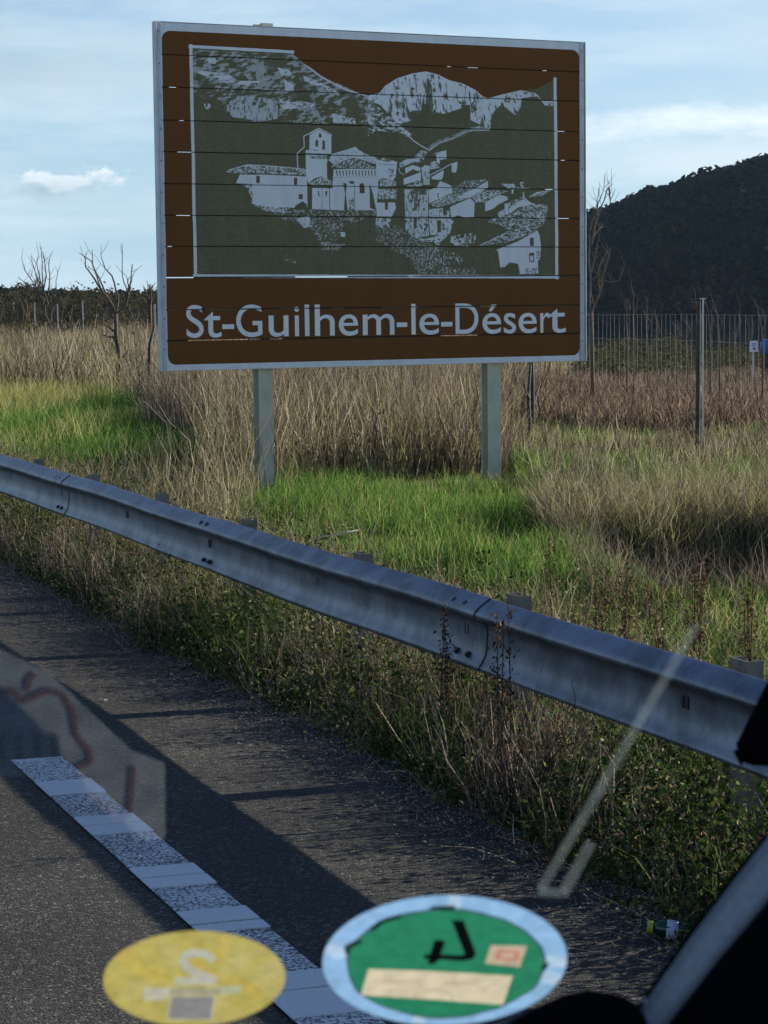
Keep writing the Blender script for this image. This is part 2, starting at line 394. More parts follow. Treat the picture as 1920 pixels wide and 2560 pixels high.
def region(uv):
    uv = np.array(uv); x0, y0 = uv.min(0); x1, y1 = uv.max(0)
    a0, a1 = max(0, int(x0 * TWX) - 1), min(TWX, int(x1 * TWX) + 2); b0, b1 = max(0, int(y0 * THY) - 1), min(THY, int(y1 * THY) + 2)
    X = gx[b0:b1, a0:a1]; Y = gy[b0:b1, a0:a1]; ins = np.zeros(X.shape, bool)
    for i in range(len(uv)):
        xa, ya = uv[i - 1]; xb, yb = uv[i]
        if ya == yb: continue
        ins ^= ((ya > Y) != (yb > Y)) & (X < (xb - xa) * (Y - ya) / (yb - ya) + xa)
    return (slice(b0, b1), slice(a0, a1)), ins
def fill(pts, col, c=0, tex=None):
    """fill a polygon; tex(X, Y) in sign units of metres returns where the paint takes"""
    sl, ins = region(uvp(pts, c))
    if tex is not None:
        a_ = (tex(gx[sl] * SW * 100, gy[sl] * SH * 100) * ins)[..., None].astype(np.float32); art[sl] = art[sl] * (1 - a_) + np.asarray(col, np.float32) * a_; return
    art[sl][ins] = col
def stroke(pts, wpx, col, c=0, tex=None):
    ox, oy, k = C[c]
    for (xa, ya), (xb, yb) in zip(pts[:-1], pts[1:]):
        dx, dy = xb - xa, yb - ya; l = math.hypot(dx, dy) or 1; nx, ny = -dy / l * wpx / 2 / k, dx / l * wpx / 2 / k
        ex, ey = dx / l * wpx * 0.3 / k, dy / l * wpx * 0.3 / k
        fill([(xa + nx - ex, ya + ny - ey), (xb + nx + ex, yb + ny + ey), (xb - nx + ex, yb - ny + ey), (xa - nx - ex, ya - ny - ey)], col, c, tex)
# print textures (centimetres on the sign)
def rock(th, sx=5, sy=5, seed=1, skew=0.0): return lambda X, Y: 0.92 * sstep(th - 0.07, th + 0.07, fbm((X + skew * Y) / (sx * 0.62), Y / (sy * 0.62), seed, 5))
def fine(th, seed=4, s=1.6): return lambda X, Y: 1.0 * (fbm(X / s, Y / s, seed, 2) > th)
# rounded brown field
u0, v1 = to_sign(404, 76); u1, v0 = to_sign(1450, 888); u0 += 0.0; r = 0.085
qx = np.clip(gx * SW, u0 * SW + r, u1 * SW - r); qy = np.clip(gy * SH, v0 * SH + r, v1 * SH - r)
art[((gx * SW - qx) ** 2 + (gy * SH - qy) ** 2) < r * r] = BROWN
# olive land under the skyline
sky1 = [(1045, 285), (1100, 330), (1180, 385), (1250, 440), (1340, 490), (1420, 530), (1500, 560), (1600, 590)]
sky2 = [(30, 525), (90, 510), (130, 460), (220, 405), (330, 370), (430, 355), (520, 380), (600, 420), (700, 445), (790, 490), (850, 540), (885, 552), (1000, 520), (1130, 490), (1250, 480), (1330, 440), (1395, 400)]
o1 = [(380 + 0.33755 * x, 40 + 0.33755 * y) for x, y in sky1]; o2 = [(920 + 0.33755 * x, 60 + 0.33755 * y) for x, y in sky2]
fill([(478, 116), (732, 128)] + o1 + o2 + [(1390, 690), (490, 690)], OLIVE)
fill([(478, 116), (732, 128)] + o1 + o2 + [(1390, 690), (490, 690)], WHITE * 0.6, 0, lambda X, Y: 0.11 * sstep(0.48, 0.72, fbm(X / 1.1, Y / 1.3, 8, 3)))
fill([(478, 560), (1390, 600), (1390, 690), (490, 690)], BROWN * 0.75, 0, lambda X, Y: 0.55 * sstep(75, 20, Y - 60 * 0) * sstep(0.3, 0.6, fbm(X / 30, Y / 12, 9, 3)))
# left hillside: pale rock streaks
hill = [(300, 250), (1045, 285), (1250, 440), (1600, 600), (1659, 640), (1659, 840), (1300, 800), (950, 790), (700, 780), (300, 560)]
fill(hill, WHITE, 1, lambda X, Y: 0.55 * sstep(0.46, 0.62, fbm((X + 0.9 * Y) / 7, (Y - 0.35 * X) / 2.4, 11, 5)) * sstep(0.30, 0.5, fbm(X / 26, Y / 18, 5, 2)))
fill([(560, 640), (660, 590), (870, 610), (930, 650), (930, 760), (820, 780), (600, 750), (550, 700)], WHITE * 0.8, 1, rock(0.45, 3, 9, 21))
fill([(930, 600), (1210, 650), (1190, 680), (960, 690)], WHITE, 1, rock(0.45, 7, 3, 22))
fill([(770, 340), (830, 330), (830, 470), (870, 490), (860, 550), (790, 540), (770, 450)], (WHITE + OLIVE) / 2, 1, rock(0.47, 4, 8, 23))
fill([(410, 310), (470, 310), (475, 355), (420, 350)], WHITE, 1, rock(0.3, 4, 4, 24))
fill([(930, 380), (1020, 400), (1040, 440), (960, 440)], WHITE, 1, rock(0.35, 4, 4, 25))
fill([(980, 470), (1050, 510), (1050, 555), (990, 555)], WHITE, 1, rock(0.32, 4, 4, 26))
fill([(340, 400), (560, 430), (640, 480), (800, 480), (800, 520), (560, 500), (340, 425)], WHITE, 1, rock(0.46, 9, 3, 27))
fill([(380, 640), (430, 650), (440, 690), (400, 690)], WHITE, 1, rock(0.42, 4, 4, 28))
fill([(1120, 440), (1210, 470), (1300, 520), (1390, 570), (1380, 590), (1250, 530), (1130, 480)], WHITE, 1, rock(0.40, 6, 3, 29))
fill([(1330, 720), (1500, 760), (1510, 800), (1340, 790)], WHITE, 1, rock(0.44, 3, 3, 30))
fill([(1100, 340)] + [(x, y) for x, y in sky1[2:]] + [(1600, 600), (1420, 545), (1250, 455), (1110, 350)], WHITE, 1, rock(0.22, 4, 4, 31))
fill([(0, 590), (80, 620), (230, 745), (330, 820), (330, 850), (200, 800), (60, 790), (0, 830)], WHITE, 2, rock(0.52, 5, 3, 33, 0.6))
# far white mountain
mtn = sky2[1:13] + [(985, 570), (985, 600), (940, 640), (915, 680), (905, 780), (760, 775), (840, 750), (760, 710), (760, 600), (690, 600), (690, 630), (570, 665), (470, 668), (460, 600), (400, 590), (390, 675), (330, 650), (320, 715), (240, 740), (210, 730), (90, 600), (0, 560), (0, 530)]
fill(mtn, WHITE, 2, lambda X, Y: sstep(0.30, 0.46, fbm((X + 0.15 * Y) / 2.2, Y / 10, 41, 5)) * sstep(0.22, 0.36, fbm(X / 6, Y / 6, 43, 3)))
fill([(395, 600), (440, 430), (470, 450), (480, 560), (490, 590), (470, 660), (400, 655)], OLIVE, 2, rock(0.40, 3, 6, 44))
fill([(290, 610), (310, 650), (330, 640), (450, 640), (570, 665), (700, 620), (760, 610), (755, 700), (640, 740), (250, 740), (330, 715), (300, 700)], OLIVE, 2, rock(0.22, 5, 5, 45))
fill([(750, 600), (800, 560), (830, 700), (800, 690), (760, 650)], OLIVE, 2, rock(0.45, 3, 5, 46))
stroke(sky2[1:12], 2.6, WHITE, 2)
fill([(885, 552), (1000, 520), (1130, 490), (1250, 515), (1290, 570), (1370, 570), (1370, 605), (1310, 605), (1280, 560), (1250, 535), (1140, 548), (1130, 620), (1090, 678), (1010, 610), (1000, 580), (940, 600), (890, 590)], WHITE, 2, rock(0.36, 4, 5, 47))
fill([(1000, 545), (1060, 535), (1050, 570), (1010, 575)], OLIVE, 2, rock(0.45, 3, 3, 48))
# valley lines
stroke([(215, 740), (270, 800), (340, 865), (400, 905), (455, 935)], 2.8, WHITE, 2)
stroke([(455, 935), (530, 880), (620, 852), (700, 805), (770, 788), (895, 785)], 3.0, WHITE, 2)
fill([(700, 790), (770, 760), (900, 765), (895, 790), (770, 795), (640, 850), (520, 890), (470, 925), (440, 915), (520, 860), (640, 820)], (WHITE + OLIVE) / 2, 2, rock(0.46, 2, 2, 49))
# abbey: long wing
W_ = WHITE; O_ = OLIVE
fill([(230, 505), (865, 530), (870, 840), (700, 825), (500, 820), (340, 790), (330, 720), (290, 640), (240, 600), (190, 595)], W_, 3)
fill([(85, 488), (290, 420), (500, 432), (835, 462), (885, 525), (500, 505), (230, 500), (180, 500)], W_, 3, rock(0.50, 2.2, 1.6, 51))
stroke([(120, 472), (290, 422), (500, 432), (830, 462)], 2.2, W_, 3)
stroke([(235, 512), (500, 512), (865, 530)], 1.8, O_, 3)
fill([(195, 595), (340, 600), (350, 780), (200, 790), (185, 680)], O_, 3, rock(0.47, 2.5, 3, 52))
for q in ([(380, 525), (415, 528), (415, 596), (380, 592)], [(737, 542), (767, 544), (767, 613), (737, 611)], [(778, 698), (818, 700), (816, 748), (778, 745)],
          [(262, 800), (265, 720), (290, 695), (318, 715), (325, 790)], [(735, 842), (745, 810), (815, 765), (850, 790), (865, 842)]): fill(q, O_, 3)
stroke([(862, 530), (866, 840)], 2.0, O_, 3); fill([(868, 620), (905, 625), (900, 840), (875, 840)], O_, 3, rock(0.3, 3, 8, 53))
fill([(330, 770), (520, 800), (700, 830), (640, 880), (480, 860), (360, 810)], W_, 3, rock(0.5, 2, 2, 54))
# tower
fill([(882, 135), (970, 75), (1088, 138), (1088, 320), (845, 310), (845, 280), (880, 275)], W_, 3)
stroke([(825, 155), (970, 78), (1090, 140)], 2.6, W_, 3); stroke([(828, 155), (832, 255), (765, 315), (772, 450)], 2.4, W_, 3)
fill([(838, 150), (880, 137), (880, 272), (840, 272)], O_, 3)
stroke([(884, 140), (972, 88), (1082, 142)], 1.2, O_, 3)
for q in ([(968, 160), (970, 130), (982, 122), (994, 132), (995, 162), (982, 168)], [(936, 250), (938, 195), (950, 182), (963, 195), (965, 252)], [(1002, 278), (1004, 200), (1016, 186), (1028, 200), (1030, 282)]): fill(q, O_, 3)
stroke([(835, 280), (960, 285)], 1.4, O_, 3)
fill([(778, 320), (830, 290), (845, 335), (845, 460), (785, 455)], O_, 3)
fill([(845, 320), (1050, 330), (1050, 550), (1000, 530), (930, 550), (872, 600), (850, 520)], W_, 3)
fill([(885, 335), (1090, 345), (1085, 375), (885, 362)], O_, 3, rock(0.45, 2, 1.5, 55))
# nave roofs and apse
fill([(1095, 320), (1240, 285), (1300, 262), (1310, 245), (1325, 262), (1400, 315), (1500, 350), (1540, 390), (1480, 410), (1380, 365), (1300, 350), (1220, 375), (1110, 420), (1060, 378)], W_, 3, rock(0.30, 4, 2, 56, 1.0))
stroke([(1110, 318), (1300, 262), (1420, 330), (1520, 400)], 1.6, W_, 3)
stroke([(1095, 440), (1200, 380), (1300, 350), (1400, 375), (1500, 410)], 2.4, W_, 3)
fill([(1115, 450), (1210, 385), (1300, 360), (1400, 385), (1520, 460)], W_, 3, rock(0.52, 1.8, 1.5, 57))
fill([(1110, 460), (1520, 460), (1530, 620), (1510, 850), (1100, 850), (1100, 600)], W_, 3)
stroke([(1105, 462), (1300, 456), (1525, 462)], 1.8, O_, 3)
for k in range(13): x = 1130 + k * 30; fill([(x, 478), (x + 11, 474), (x + 17, 525), (x + 10, 528)], O_, 3)
stroke([(1112, 540), (1300, 536), (1525, 540)], 1.0, (W_ + O_) / 2, 3)
fill([(1045, 400), (1085, 395), (1105, 560), (1050, 545)], O_, 3)
fill([(885, 605), (1010, 530), (1090, 590), (1090, 612), (900, 612)], W_, 3, rock(0.47, 1.6, 1.6, 58)); stroke([(890, 600), (1010, 535), (1090, 585)], 2.2, W_, 3)
fill([(905, 640), (1110, 645), (1200, 630), (1210, 850), (905, 840)], W_, 3); stroke([(880, 618), (1100, 625), (1210, 620)], 2.0, O_, 3)
for q in ([(958, 668), (970, 668), (976, 725), (966, 722)], [(1028, 672), (1050, 670), (1040, 720), (1032, 722)], [(1200, 590), (1235, 600), (1222, 700), (1240, 850), (1205, 850), (1215, 700)],
          [(1352, 690), (1352, 610), (1375, 590), (1400, 612), (1400, 692)], [(1448, 590), (1480, 700), (1510, 850), (1450, 830)], [(1250, 575), (1305, 575), (1300, 605), (1265, 600)]): fill(q, O_, 3)
stroke([(998, 650), (1000, 835)], 1.2, O_, 3); stroke([(1070, 645), (1073, 850)], 1.8, O_, 3); stroke([(1305, 610), (1308, 850)], 1.2, O_, 3); stroke([(1130, 640), (1132, 850)], 0.9, (W_ + O_) / 2, 3)
fill([(1250, 730), (1300, 735), (1300, 850), (1250, 850)], O_, 3, rock(0.5, 1.5, 1.5, 59))
# rocky bank under the abbey
fill([(480, 830), (900, 845), (1510, 850), (1500, 900), (1200, 1000), (1160, 1120), (1000, 1200), (900, 1020), (620, 930)], W_, 3, lambda X, Y: 0.5 * sstep(0.48, 0.68, fbm(X / 1.9, Y / 1.4, 61, 4)))
fill([(760, 930), (880, 900), (900, 1000), (830, 1020)], W_, 3, rock(0.36, 3, 2, 62)); fill([(1175, 1055), (1220, 1060), (1220, 1100), (1180, 1100)], W_, 3)
fill([(640, 1310), (760, 1320), (750, 1350), (660, 1345)], W_, 3, rock(0.6, 1.5, 2, 63)); fill([(1000, 1150), (1220, 1170), (1150, 1230), (1000, 1225)], W_, 3, rock(0.58, 2, 1.5, 64))
# village, right half
fill([(0, 225), (70, 195), (190, 235), (175, 370), (150, 400), (60, 375), (20, 395), (0, 300)], W_, 4)
fill([(20, 215), (70, 185), (150, 225), (100, 235)], O_, 4, rock(0.45, 2, 1.5, 70)); stroke([(20, 250), (170, 262)], 1.2, O_, 4)
fill([(90, 290), (160, 280), (165, 370), (120, 380)], O_, 4, rock(0.58, 1.5, 2, 71))
stroke([(20, 405), (95, 372), (180, 420)], 2.0, W_, 4); fill([(30, 455), (40, 410), (100, 385), (180, 430), (185, 455)], W_, 4, rock(0.48, 1.6, 1.4, 72))
fill([(20, 480), (185, 480), (185, 565), (20, 570)], W_, 4, rock(0.45, 1.8, 2.4, 73)); fill([(5, 600), (170, 600), (180, 650), (140, 730), (5, 730)], W_, 4)
fill([(78, 600), (108, 600), (106, 665), (80, 665)], O_, 4); fill([(0, 740), (145, 745), (120, 790), (125, 840), (90, 790), (60, 830), (0, 800)], W_, 4, rock(0.38, 3, 3, 74))
# upper houses
fill([(350, 185), (400, 130), (470, 140), (440, 180), (430, 215), (370, 200)], W_, 4, rock(0.42, 2, 1.6, 75))
fill([(545, 165), (635, 130), (638, 205), (575, 215), (570, 255), (545, 235)], W_, 4); stroke([(530, 160), (600, 140), (635, 132)], 2, W_, 4)
fill([(210, 245), (270, 210), (380, 200), (405, 235), (330, 240), (215, 285)], W_, 4, rock(0.36, 4, 1.6, 76)); stroke([(205, 290), (215, 330), (250, 350)], 1.6, W_, 4)
fill([(262, 290), (330, 262), (400, 285), (395, 320), (330, 300), (265, 340)], W_, 4); fill([(405, 290), (440, 262), (485, 270), (482, 325), (410, 318)], W_, 4)
fill([(485, 240), (530, 225), (570, 285), (490, 305)], W_, 4, rock(0.36, 3, 2, 77)); fill([(248, 385), (405, 325), (405, 395), (250, 440)], W_, 4)
fill([(410, 315), (470, 325), (488, 350), (485, 440), (430, 440), (420, 390)], W_, 4, rock(0.40, 2, 4, 78)); fill([(262, 455), (400, 395), (430, 440), (400, 455)], W_, 4, rock(0.5, 2, 1.4, 79))
fill([(500, 370), (610, 305), (605, 365), (590, 395), (500, 390)], W_, 4); stroke([(490, 350), (600, 295), (680, 250)], 2.2, W_, 4); fill([(680, 250), (732, 230), (730, 285), (720, 330), (680, 325)], W_, 4)
fill([(575, 405), (640, 430), (690, 458), (690, 520), (640, 530), (480, 610), (472, 490), (550, 460)], W_, 4); fill([(555, 515), (566, 515), (566, 555), (555, 555)], O_, 4)
# tall house
fill([(255, 480), (470, 480), (470, 740), (265, 740)], W_, 4, rock(0.40, 1.8, 7, 80)); fill([(330, 480), (460, 480), (455, 530), (380, 530), (370, 680), (345, 670), (340, 560), (290, 530)], O_, 4, rock(0.33, 3, 6, 81))
fill([(262, 745), (470, 745), (480, 900), (350, 920), (270, 850)], W_, 4, rock(0.45, 2.6, 2.6, 82)); fill([(342, 735), (370, 738), (370, 830), (342, 830)], O_, 4)
# house with the long roof and the gabled one
fill([(480, 625), (620, 540), (800, 510), (900, 470), (1010, 400), (1008, 468), (860, 555), (700, 610), (560, 640)], W_, 4, rock(0.47, 2.2, 1.4, 83))
fill([(800, 510), (905, 465), (1008, 405), (1010, 468), (870, 535), (830, 555), (740, 570)], W_, 4)
fill([(700, 470), (800, 405), (1000, 392), (900, 460), (760, 520), (700, 510)], W_, 4, rock(0.56, 2, 1.4, 84))
fill([(668, 640), (850, 560), (890, 600), (885, 730), (800, 735), (740, 715), (680, 740)], W_, 4); stroke([(475, 635), (560, 600), (660, 615), (850, 560)], 1.6, O_, 4)
fill([(478, 660), (600, 650), (665, 680), (665, 735), (478, 735)], W_, 4, rock(0.38, 2.5, 2.5, 85)); fill([(600, 655), (640, 655), (638, 715), (612, 712)], O_, 4)
fill([(478, 745), (670, 745), (700, 770), (665, 880), (590, 900), (490, 890)], W_, 4, rock(0.36, 3, 4, 86)); fill([(552, 758), (588, 758), (588, 868), (555, 870)], O_, 4)
fill([(340, 910), (440, 930), (560, 900), (660, 880), (560, 990), (520, 955), (420, 950)], W_, 4, rock(0.42, 3, 2, 87))
# right-hand roofs
fill([(985, 600), (1110, 530), (1185, 545), (1190, 575), (1100, 620), (1060, 655), (985, 680)], W_, 4)
fill([(860, 550), (960, 490), (1200, 495), (1110, 525), (985, 595), (900, 600)], W_, 4, rock(0.47, 2.4, 1.4, 88))
fill([(1130, 430), (1240, 430), (1270, 460), (1390, 470), (1380, 480), (1200, 480)], W_, 4, rock(0.42, 3, 1.4, 89)); fill([(1300, 415), (1330, 415), (1330, 470), (1300, 460)], W_, 4, rock(0.4, 2, 2, 90))
fill([(1200, 655), (1330, 570), (1430, 620), (1380, 620), (1290, 640), (1200, 705)], W_, 4); stroke([(1340, 560), (1390, 600), (1430, 625)], 1.8, W_, 4); stroke([(1330, 510), (1335, 565)], 3.0, W_, 4)
fill([(1160, 610), (1195, 605), (1195, 710), (1165, 710)], W_, 4); fill([(1100, 690), (1160, 660), (1160, 720), (1110, 735)], W_, 4, rock(0.35, 2, 3, 91)); fill([(1225, 480), (1240, 478), (1240, 520), (1225, 520)], W_, 4)
stroke([(1385, 550), (1450, 510), (1570, 492)], 2.2, W_, 4); fill([(1400, 545), (1460, 510), (1560, 500), (1500, 540)], W_, 4, rock(0.5, 4, 1, 92))
fill([(1190, 600), (1330, 540), (1390, 600), (1545, 625), (1545, 690), (1510, 800), (1400, 880), (1180, 960), (940, 990), (1040, 930), (1200, 850), (1120, 800), (1010, 775), (1060, 740), (1200, 715), (1330, 640), (1200, 640)], W_, 4,
     lambda X, Y: 0.85 * sstep(0.45, 0.58, fbm((X + 1.2 * Y) / 2.2, (Y - 0.25 * X) / 1.0, 93, 4)))
fill([(1450, 715), (1480, 712), (1480, 738), (1452, 738)], W_, 4)
# lowest house
fill([(1085, 1025), (1280, 950), (1455, 850), (1475, 900), (1488, 1000), (1480, 1100), (1460, 1130), (1465, 1240), (1290, 1245), (1280, 1160), (1220, 1140), (1165, 1180), (1120, 1185), (1100, 1040)], W_, 4)
for q in ([(1385, 920), (1420, 915), (1422, 990), (1388, 992)], [(1380, 1055), (1425, 1050), (1428, 1138), (1385, 1138)]): fill(q, O_, 4)
fill([(1390, 1080), (1418, 1078), (1418, 1130), (1392, 1130)], W_, 4, rock(0.4, 2, 2, 94)); fill([(1440, 1040), (1480, 1035), (1470, 1100), (1445, 1105)], O_, 4, rock(0.5, 1.5, 1.5, 95))
stroke([(1085, 1030), (1105, 1180), (1110, 1230)], 1.8, O_, 4); fill([(1165, 1180), (1200, 1140), (1280, 1150), (1300, 1240), (1160, 1230)], O_, 4, rock(0.36, 2, 2, 96))
fill([(1350, 1190), (1460, 1190), (1450, 1240), (1350, 1240)], O_, 4, rock(0.52, 2.5, 1.2, 97)); stroke([(940, 985), (1060, 930), (1170, 880)], 1.8, W_, 4)
# gardens and trees: speckle
fill([(680, 900), (900, 870), (900, 950), (860, 1000), (700, 985)], W_, 4, rock(0.60, 2.6, 3.2, 98)); fill([(680, 900), (740, 930), (800, 915), (800, 960), (720, 990), (670, 960)], W_, 4, rock(0.42, 2.6, 3, 99))
fill([(0, 800), (200, 800), (350, 920), (560, 1000), (590, 1140), (440, 1245), (380, 1240), (300, 1100), (100, 1000), (0, 940)], W_, 4, lambda X, Y: 0.45 * sstep(0.50, 0.70, fbm(X / 1.3, Y / 1.3, 101, 3)))
fill([(340, 1020), (600, 1000), (800, 1100), (700, 1245), (430, 1245)], W_, 4, lambda X, Y: 0.8 * sstep(0.58, 0.72, fbm(X / 1.4, Y / 1.6, 102, 3)))
fill([(580, 1200), (900, 1180), (900, 1245), (580, 1245)], W_, 4, rock(0.63, 1.5, 2.5, 103))
# frame of the picture
for a, b, wd in (((477, 113), (489, 692), 8.0), ((474, 116), (733, 130), 7.5), ((485, 690), (1395, 692), 8.5), ((1388, 196), (1392.5, 696), 7.5)):
    stroke([a, b], wd, W_)
# lettering: the town's name
def glyph(ch):
    cu = bpy.data.curves.new('letters', 'FONT'); cu.body = ch; cu.resolution_u = 8
    cu.offset = 0.004
    o = bpy.data.objects.new('letters', cu); COL.objects.link(o)
    dg = bpy.context.evaluated_depsgraph_get(); m = o.evaluated_get(dg).to_mesh(); m.calc_loop_triangles()
    v = np.array([(p.co.x, p.co.y) for p in m.vertices]); t = [tuple(x.vertices) for x in m.loop_triangles]
    o.evaluated_get(dg).to_mesh_clear(); bpy.data.objects.remove(o); bpy.data.curves.remove(cu)
    return v, t
capv = glyph('E')[0]; cap = capv[:, 1].max()
LT = [('S', 130, 195), ('t', 198, 262), ('-', 265, 310), ('G', 318, 416), ('u', 440, 515), ('i', 538, 556), ('l', 577, 594), ('h', 615, 690), ('e', 705, 778), ('m', 796, 915),
      ('-', 924, 963), ('l', 979, 995), ('e', 1009, 1083), ('-', 1091, 1133), ('D', 1145, 1231), ('\u00e9', 1246, 1316), ('s', 1326, 1372), ('e', 1382, 1450), ('r', 1464, 1502), ('t', 1494, 1560)]
for ch, xa, xb in LT:
    v, t = glyph(ch)
    pya = 640 + 0.6631 * (313 - (xa - 130) * 0.0135)
    ua, va = to_sign(380 + 0.6631 * xa, pya - 4); ub, _ = to_sign(380 + 0.6631 * xb, pya - 4)
    _, vb = to_sign(380 + 0.6631 * xa, pya - 4 - 80 - (xa - 130) * -0.0045)
    x0, x1 = v[:, 0].min(), v[:, 0].max()
    U = ua + (v[:, 0] - x0) / (x1 - x0) * (ub - ua); Vv = va + v[:, 1] / cap * (vb - va)
    for tri in t:
        sl, ins = region([(U[q], Vv[q]) for q in tri]); art[sl][ins] = WHITE * 1.1
# weathering of the print: faint vertical dirt and blotches
dirt = 0.90 + 0.2 * fbm(gx * 60, gy * 7, 130, 4)
art *= dirt[..., None].astype(np.float32)
# linear -> stored as float, non-colour so the values are albedo
img = bpy.data.images.new('sign_print', TWX, THY, float_buffer=True, is_data=True)
buf = np.ones((THY, TWX, 4), np.float32); buf[..., :3] = art; img.pixels.foreach_set(buf.ravel()); img.update()

def printmat():
    m = bpy.data.materials.new('printed sign face'); m.use_nodes = True; t = m.node_tree; p = t.nodes['Principled BSDF']
    u = N(t, 'ShaderNodeUVMap'); im = N(t, 'ShaderNodeTexImage', interpolation='Linear'); im.image = img
    t.links.new(u.outputs[0], im.inputs[0])
    n = N(t, 'ShaderNodeTexNoise'); n.inputs['Scale'].default_value = 400; t.links.new(u.outputs[0], n.inputs['Vector'])
    t.links.new(mixc(t, 1.0, im.outputs[0], ramp(t, n.outputs[0], [(0.3, (0.8, 0.8, 0.8)), (0.7, (1.2, 1.2, 1.2))]), 'MULTIPLY'), p.inputs['Base Color'])
    p.inputs['Roughness'].default_value = 0.6; p.inputs['Specular IOR Level'].default_value = 0.12
    return m
M_print = printmat()
M_alu = mat('sign edge aluminium', (0.50, 0.51, 0.52), 0.5, 0.3, noise=(6, (0.38, 0.39, 0.40), 0.4, 0.7))
M_post = mat('pale green sign post', (0.58, 0.56, 0.42), 0.6, 0.0, noise=(5, (0.44, 0.43, 0.32), 0.35, 0.7), bump=(30, 0.15))
sign = empty('road_sign', Vector(SO + SU * SW / 2) + Vector((0, 0, -SZ)))
prop(sign, 'large brown sign with the hill village picture reading St-Guilhem-le-Désert', 'road sign')
def SP(u, v, d=0.0): return Vector(SO + SU * u * SW + np.array([0, 0, v * SH]) + SN * d)
seams = [to_sign(405 + (y - 53) * 0.024, y)[1] for y in (136, 217, 300, 379, 459, 538, 616, 694, 775, 852)]
edges = [1.0] + seams + [0.0]
for k in range(len(edges) - 1):
    va, vb = edges[k + 1] + (0.0015 if k in (7, 8, 9) else 0.0009) * (k < 10), edges[k] - (0.0015 if k in (8, 9, 10) else 0.0009) * (k > 0)
    n = 24; V = []; Fq = []
    dep = 0.0015 * random.uniform(-1, 1)
    rows_ = [(va, -0.022), (va, -0.006), (va + 0.0012, 0.0), (vb - 0.0012, 0.0), (vb, -0.006), (vb, -0.022)]
    for q in range(n + 1):
        u = 0.0045 + q / n * 0.991
        bow = 0.003 * math.sin(u * 9 + k * 2.1) + dep; tl = 0.004 * math.sin(k * 1.7 + 1)
        dv = 0.0006 * (float(fbm(np.array(u * 9.0), np.array(k * 3.7), 200)) - 0.5)
        for i_, (v, d) in enumerate(rows_):
            V.append(SP(u, v + (dv if i_ < 3 and k < 10 else 0), d + bow + tl * ((v - va) / (vb - va) - 0.5)))
    for q in range(n):
        for i_ in range(5): Fq.append((q * 6 + i_, (q + 1) * 6 + i_, (q + 1) * 6 + i_ + 1, q * 6 + i_ + 1))
        Fq.append((q * 6 + 5, (q + 1) * 6 + 5, (q + 1) * 6, q * 6))
    Fq += [tuple(range(6)), tuple(n * 6 + i_ for i_ in range(6))[::-1]]
    me = bpy.data.meshes.new('panel'); me.from_pydata(V, [], Fq); me.update()
    uv = me.uv_layers.new(name='UVMap')
    for p in me.polygons:
        for li in p.loop_indices:
            P = np.array(me.vertices[me.loops[li].vertex_index].co) - SO
            uv.data[li].uv = (P @ SU / SW, P[2] / SH)
    link('panel', me, M_print, sign)
# tongue strips added behind the joints to block sky light, open where glints show
opens = {1: [(0.66, 0.67), (0.71, 0.735), (0.895, 0.905)], 2: [(0.03, 0.045)], 3: [(0.05, 0.06), (0.93, 0.95)], 4: [(0.045, 0.075), (0.94, 0.95)], 5: [(0.9, 0.92)],
         6: [(0.04, 0.07), (0.93, 0.96)], 7: [(0.02, 0.03)], 8: [(0.015, 0.075), (0.30, 0.42), (0.55, 0.70), (0.86, 0.97)], 9: [(0.01, 0.06), (0.10, 0.17), (0.26, 0.33), (0.38, 0.41), (0.5, 0.61), (0.69, 0.78), (0.86, 0.96)],
         10: [(0.06, 0.22), (0.24, 0.27), (0.64, 0.73)]}
for k in range(1, 11):
    x = 0.006
    for a, b in opens[k] + [(0.994, 1)]:
        if a > x: MB().prism([SP(x, edges[k] - 0.003, -0.0225), SP(a, edges[k] - 0.003, -0.0225), SP(a, edges[k] - 0.003, -0.026), SP(x, edges[k] - 0.003, -0.026)], (0, 0, 0.02)).build('added_joint_strip', M_slot, sign)
        x = b
def side(u0, u1, d0, d1):
    MB().prism([SP(u0, -0.001, d0), SP(u1, -0.001, d0), SP(u1, -0.001, d1), SP(u0, -0.001, d1)], (0, 0, SH * 1.002)).build('side_rail', M_alu, sign, bevel=0.003)
side(0.0, 0.0032, -0.07, 0.016); side(0.0040, 0.0115, 0.004, 0.009)
side(0.9968, 1.0, -0.07, 0.016); side(0.9845, 0.9960, 0.004, 0.009)
MB().prism([SP(0, 1.0005, -0.07), SP(1, 1.0005, -0.07), SP(1, 1.0005, 0.006), SP(0, 1.0005, 0.006)], (0, 0, 0.004)).build('top_cap', M_alu, sign)
rv = MB()
for k in range(len(edges) - 1):
    for u in (0.0078, 0.9900):
        v = (edges[k] + edges[k + 1]) / 2 + 0.02
        rv = MB().tube([SP(u, v, 0.009), SP(u, v, 0.013)], 0.007, 6)
        rv.build('rivet', M_slot, sign)
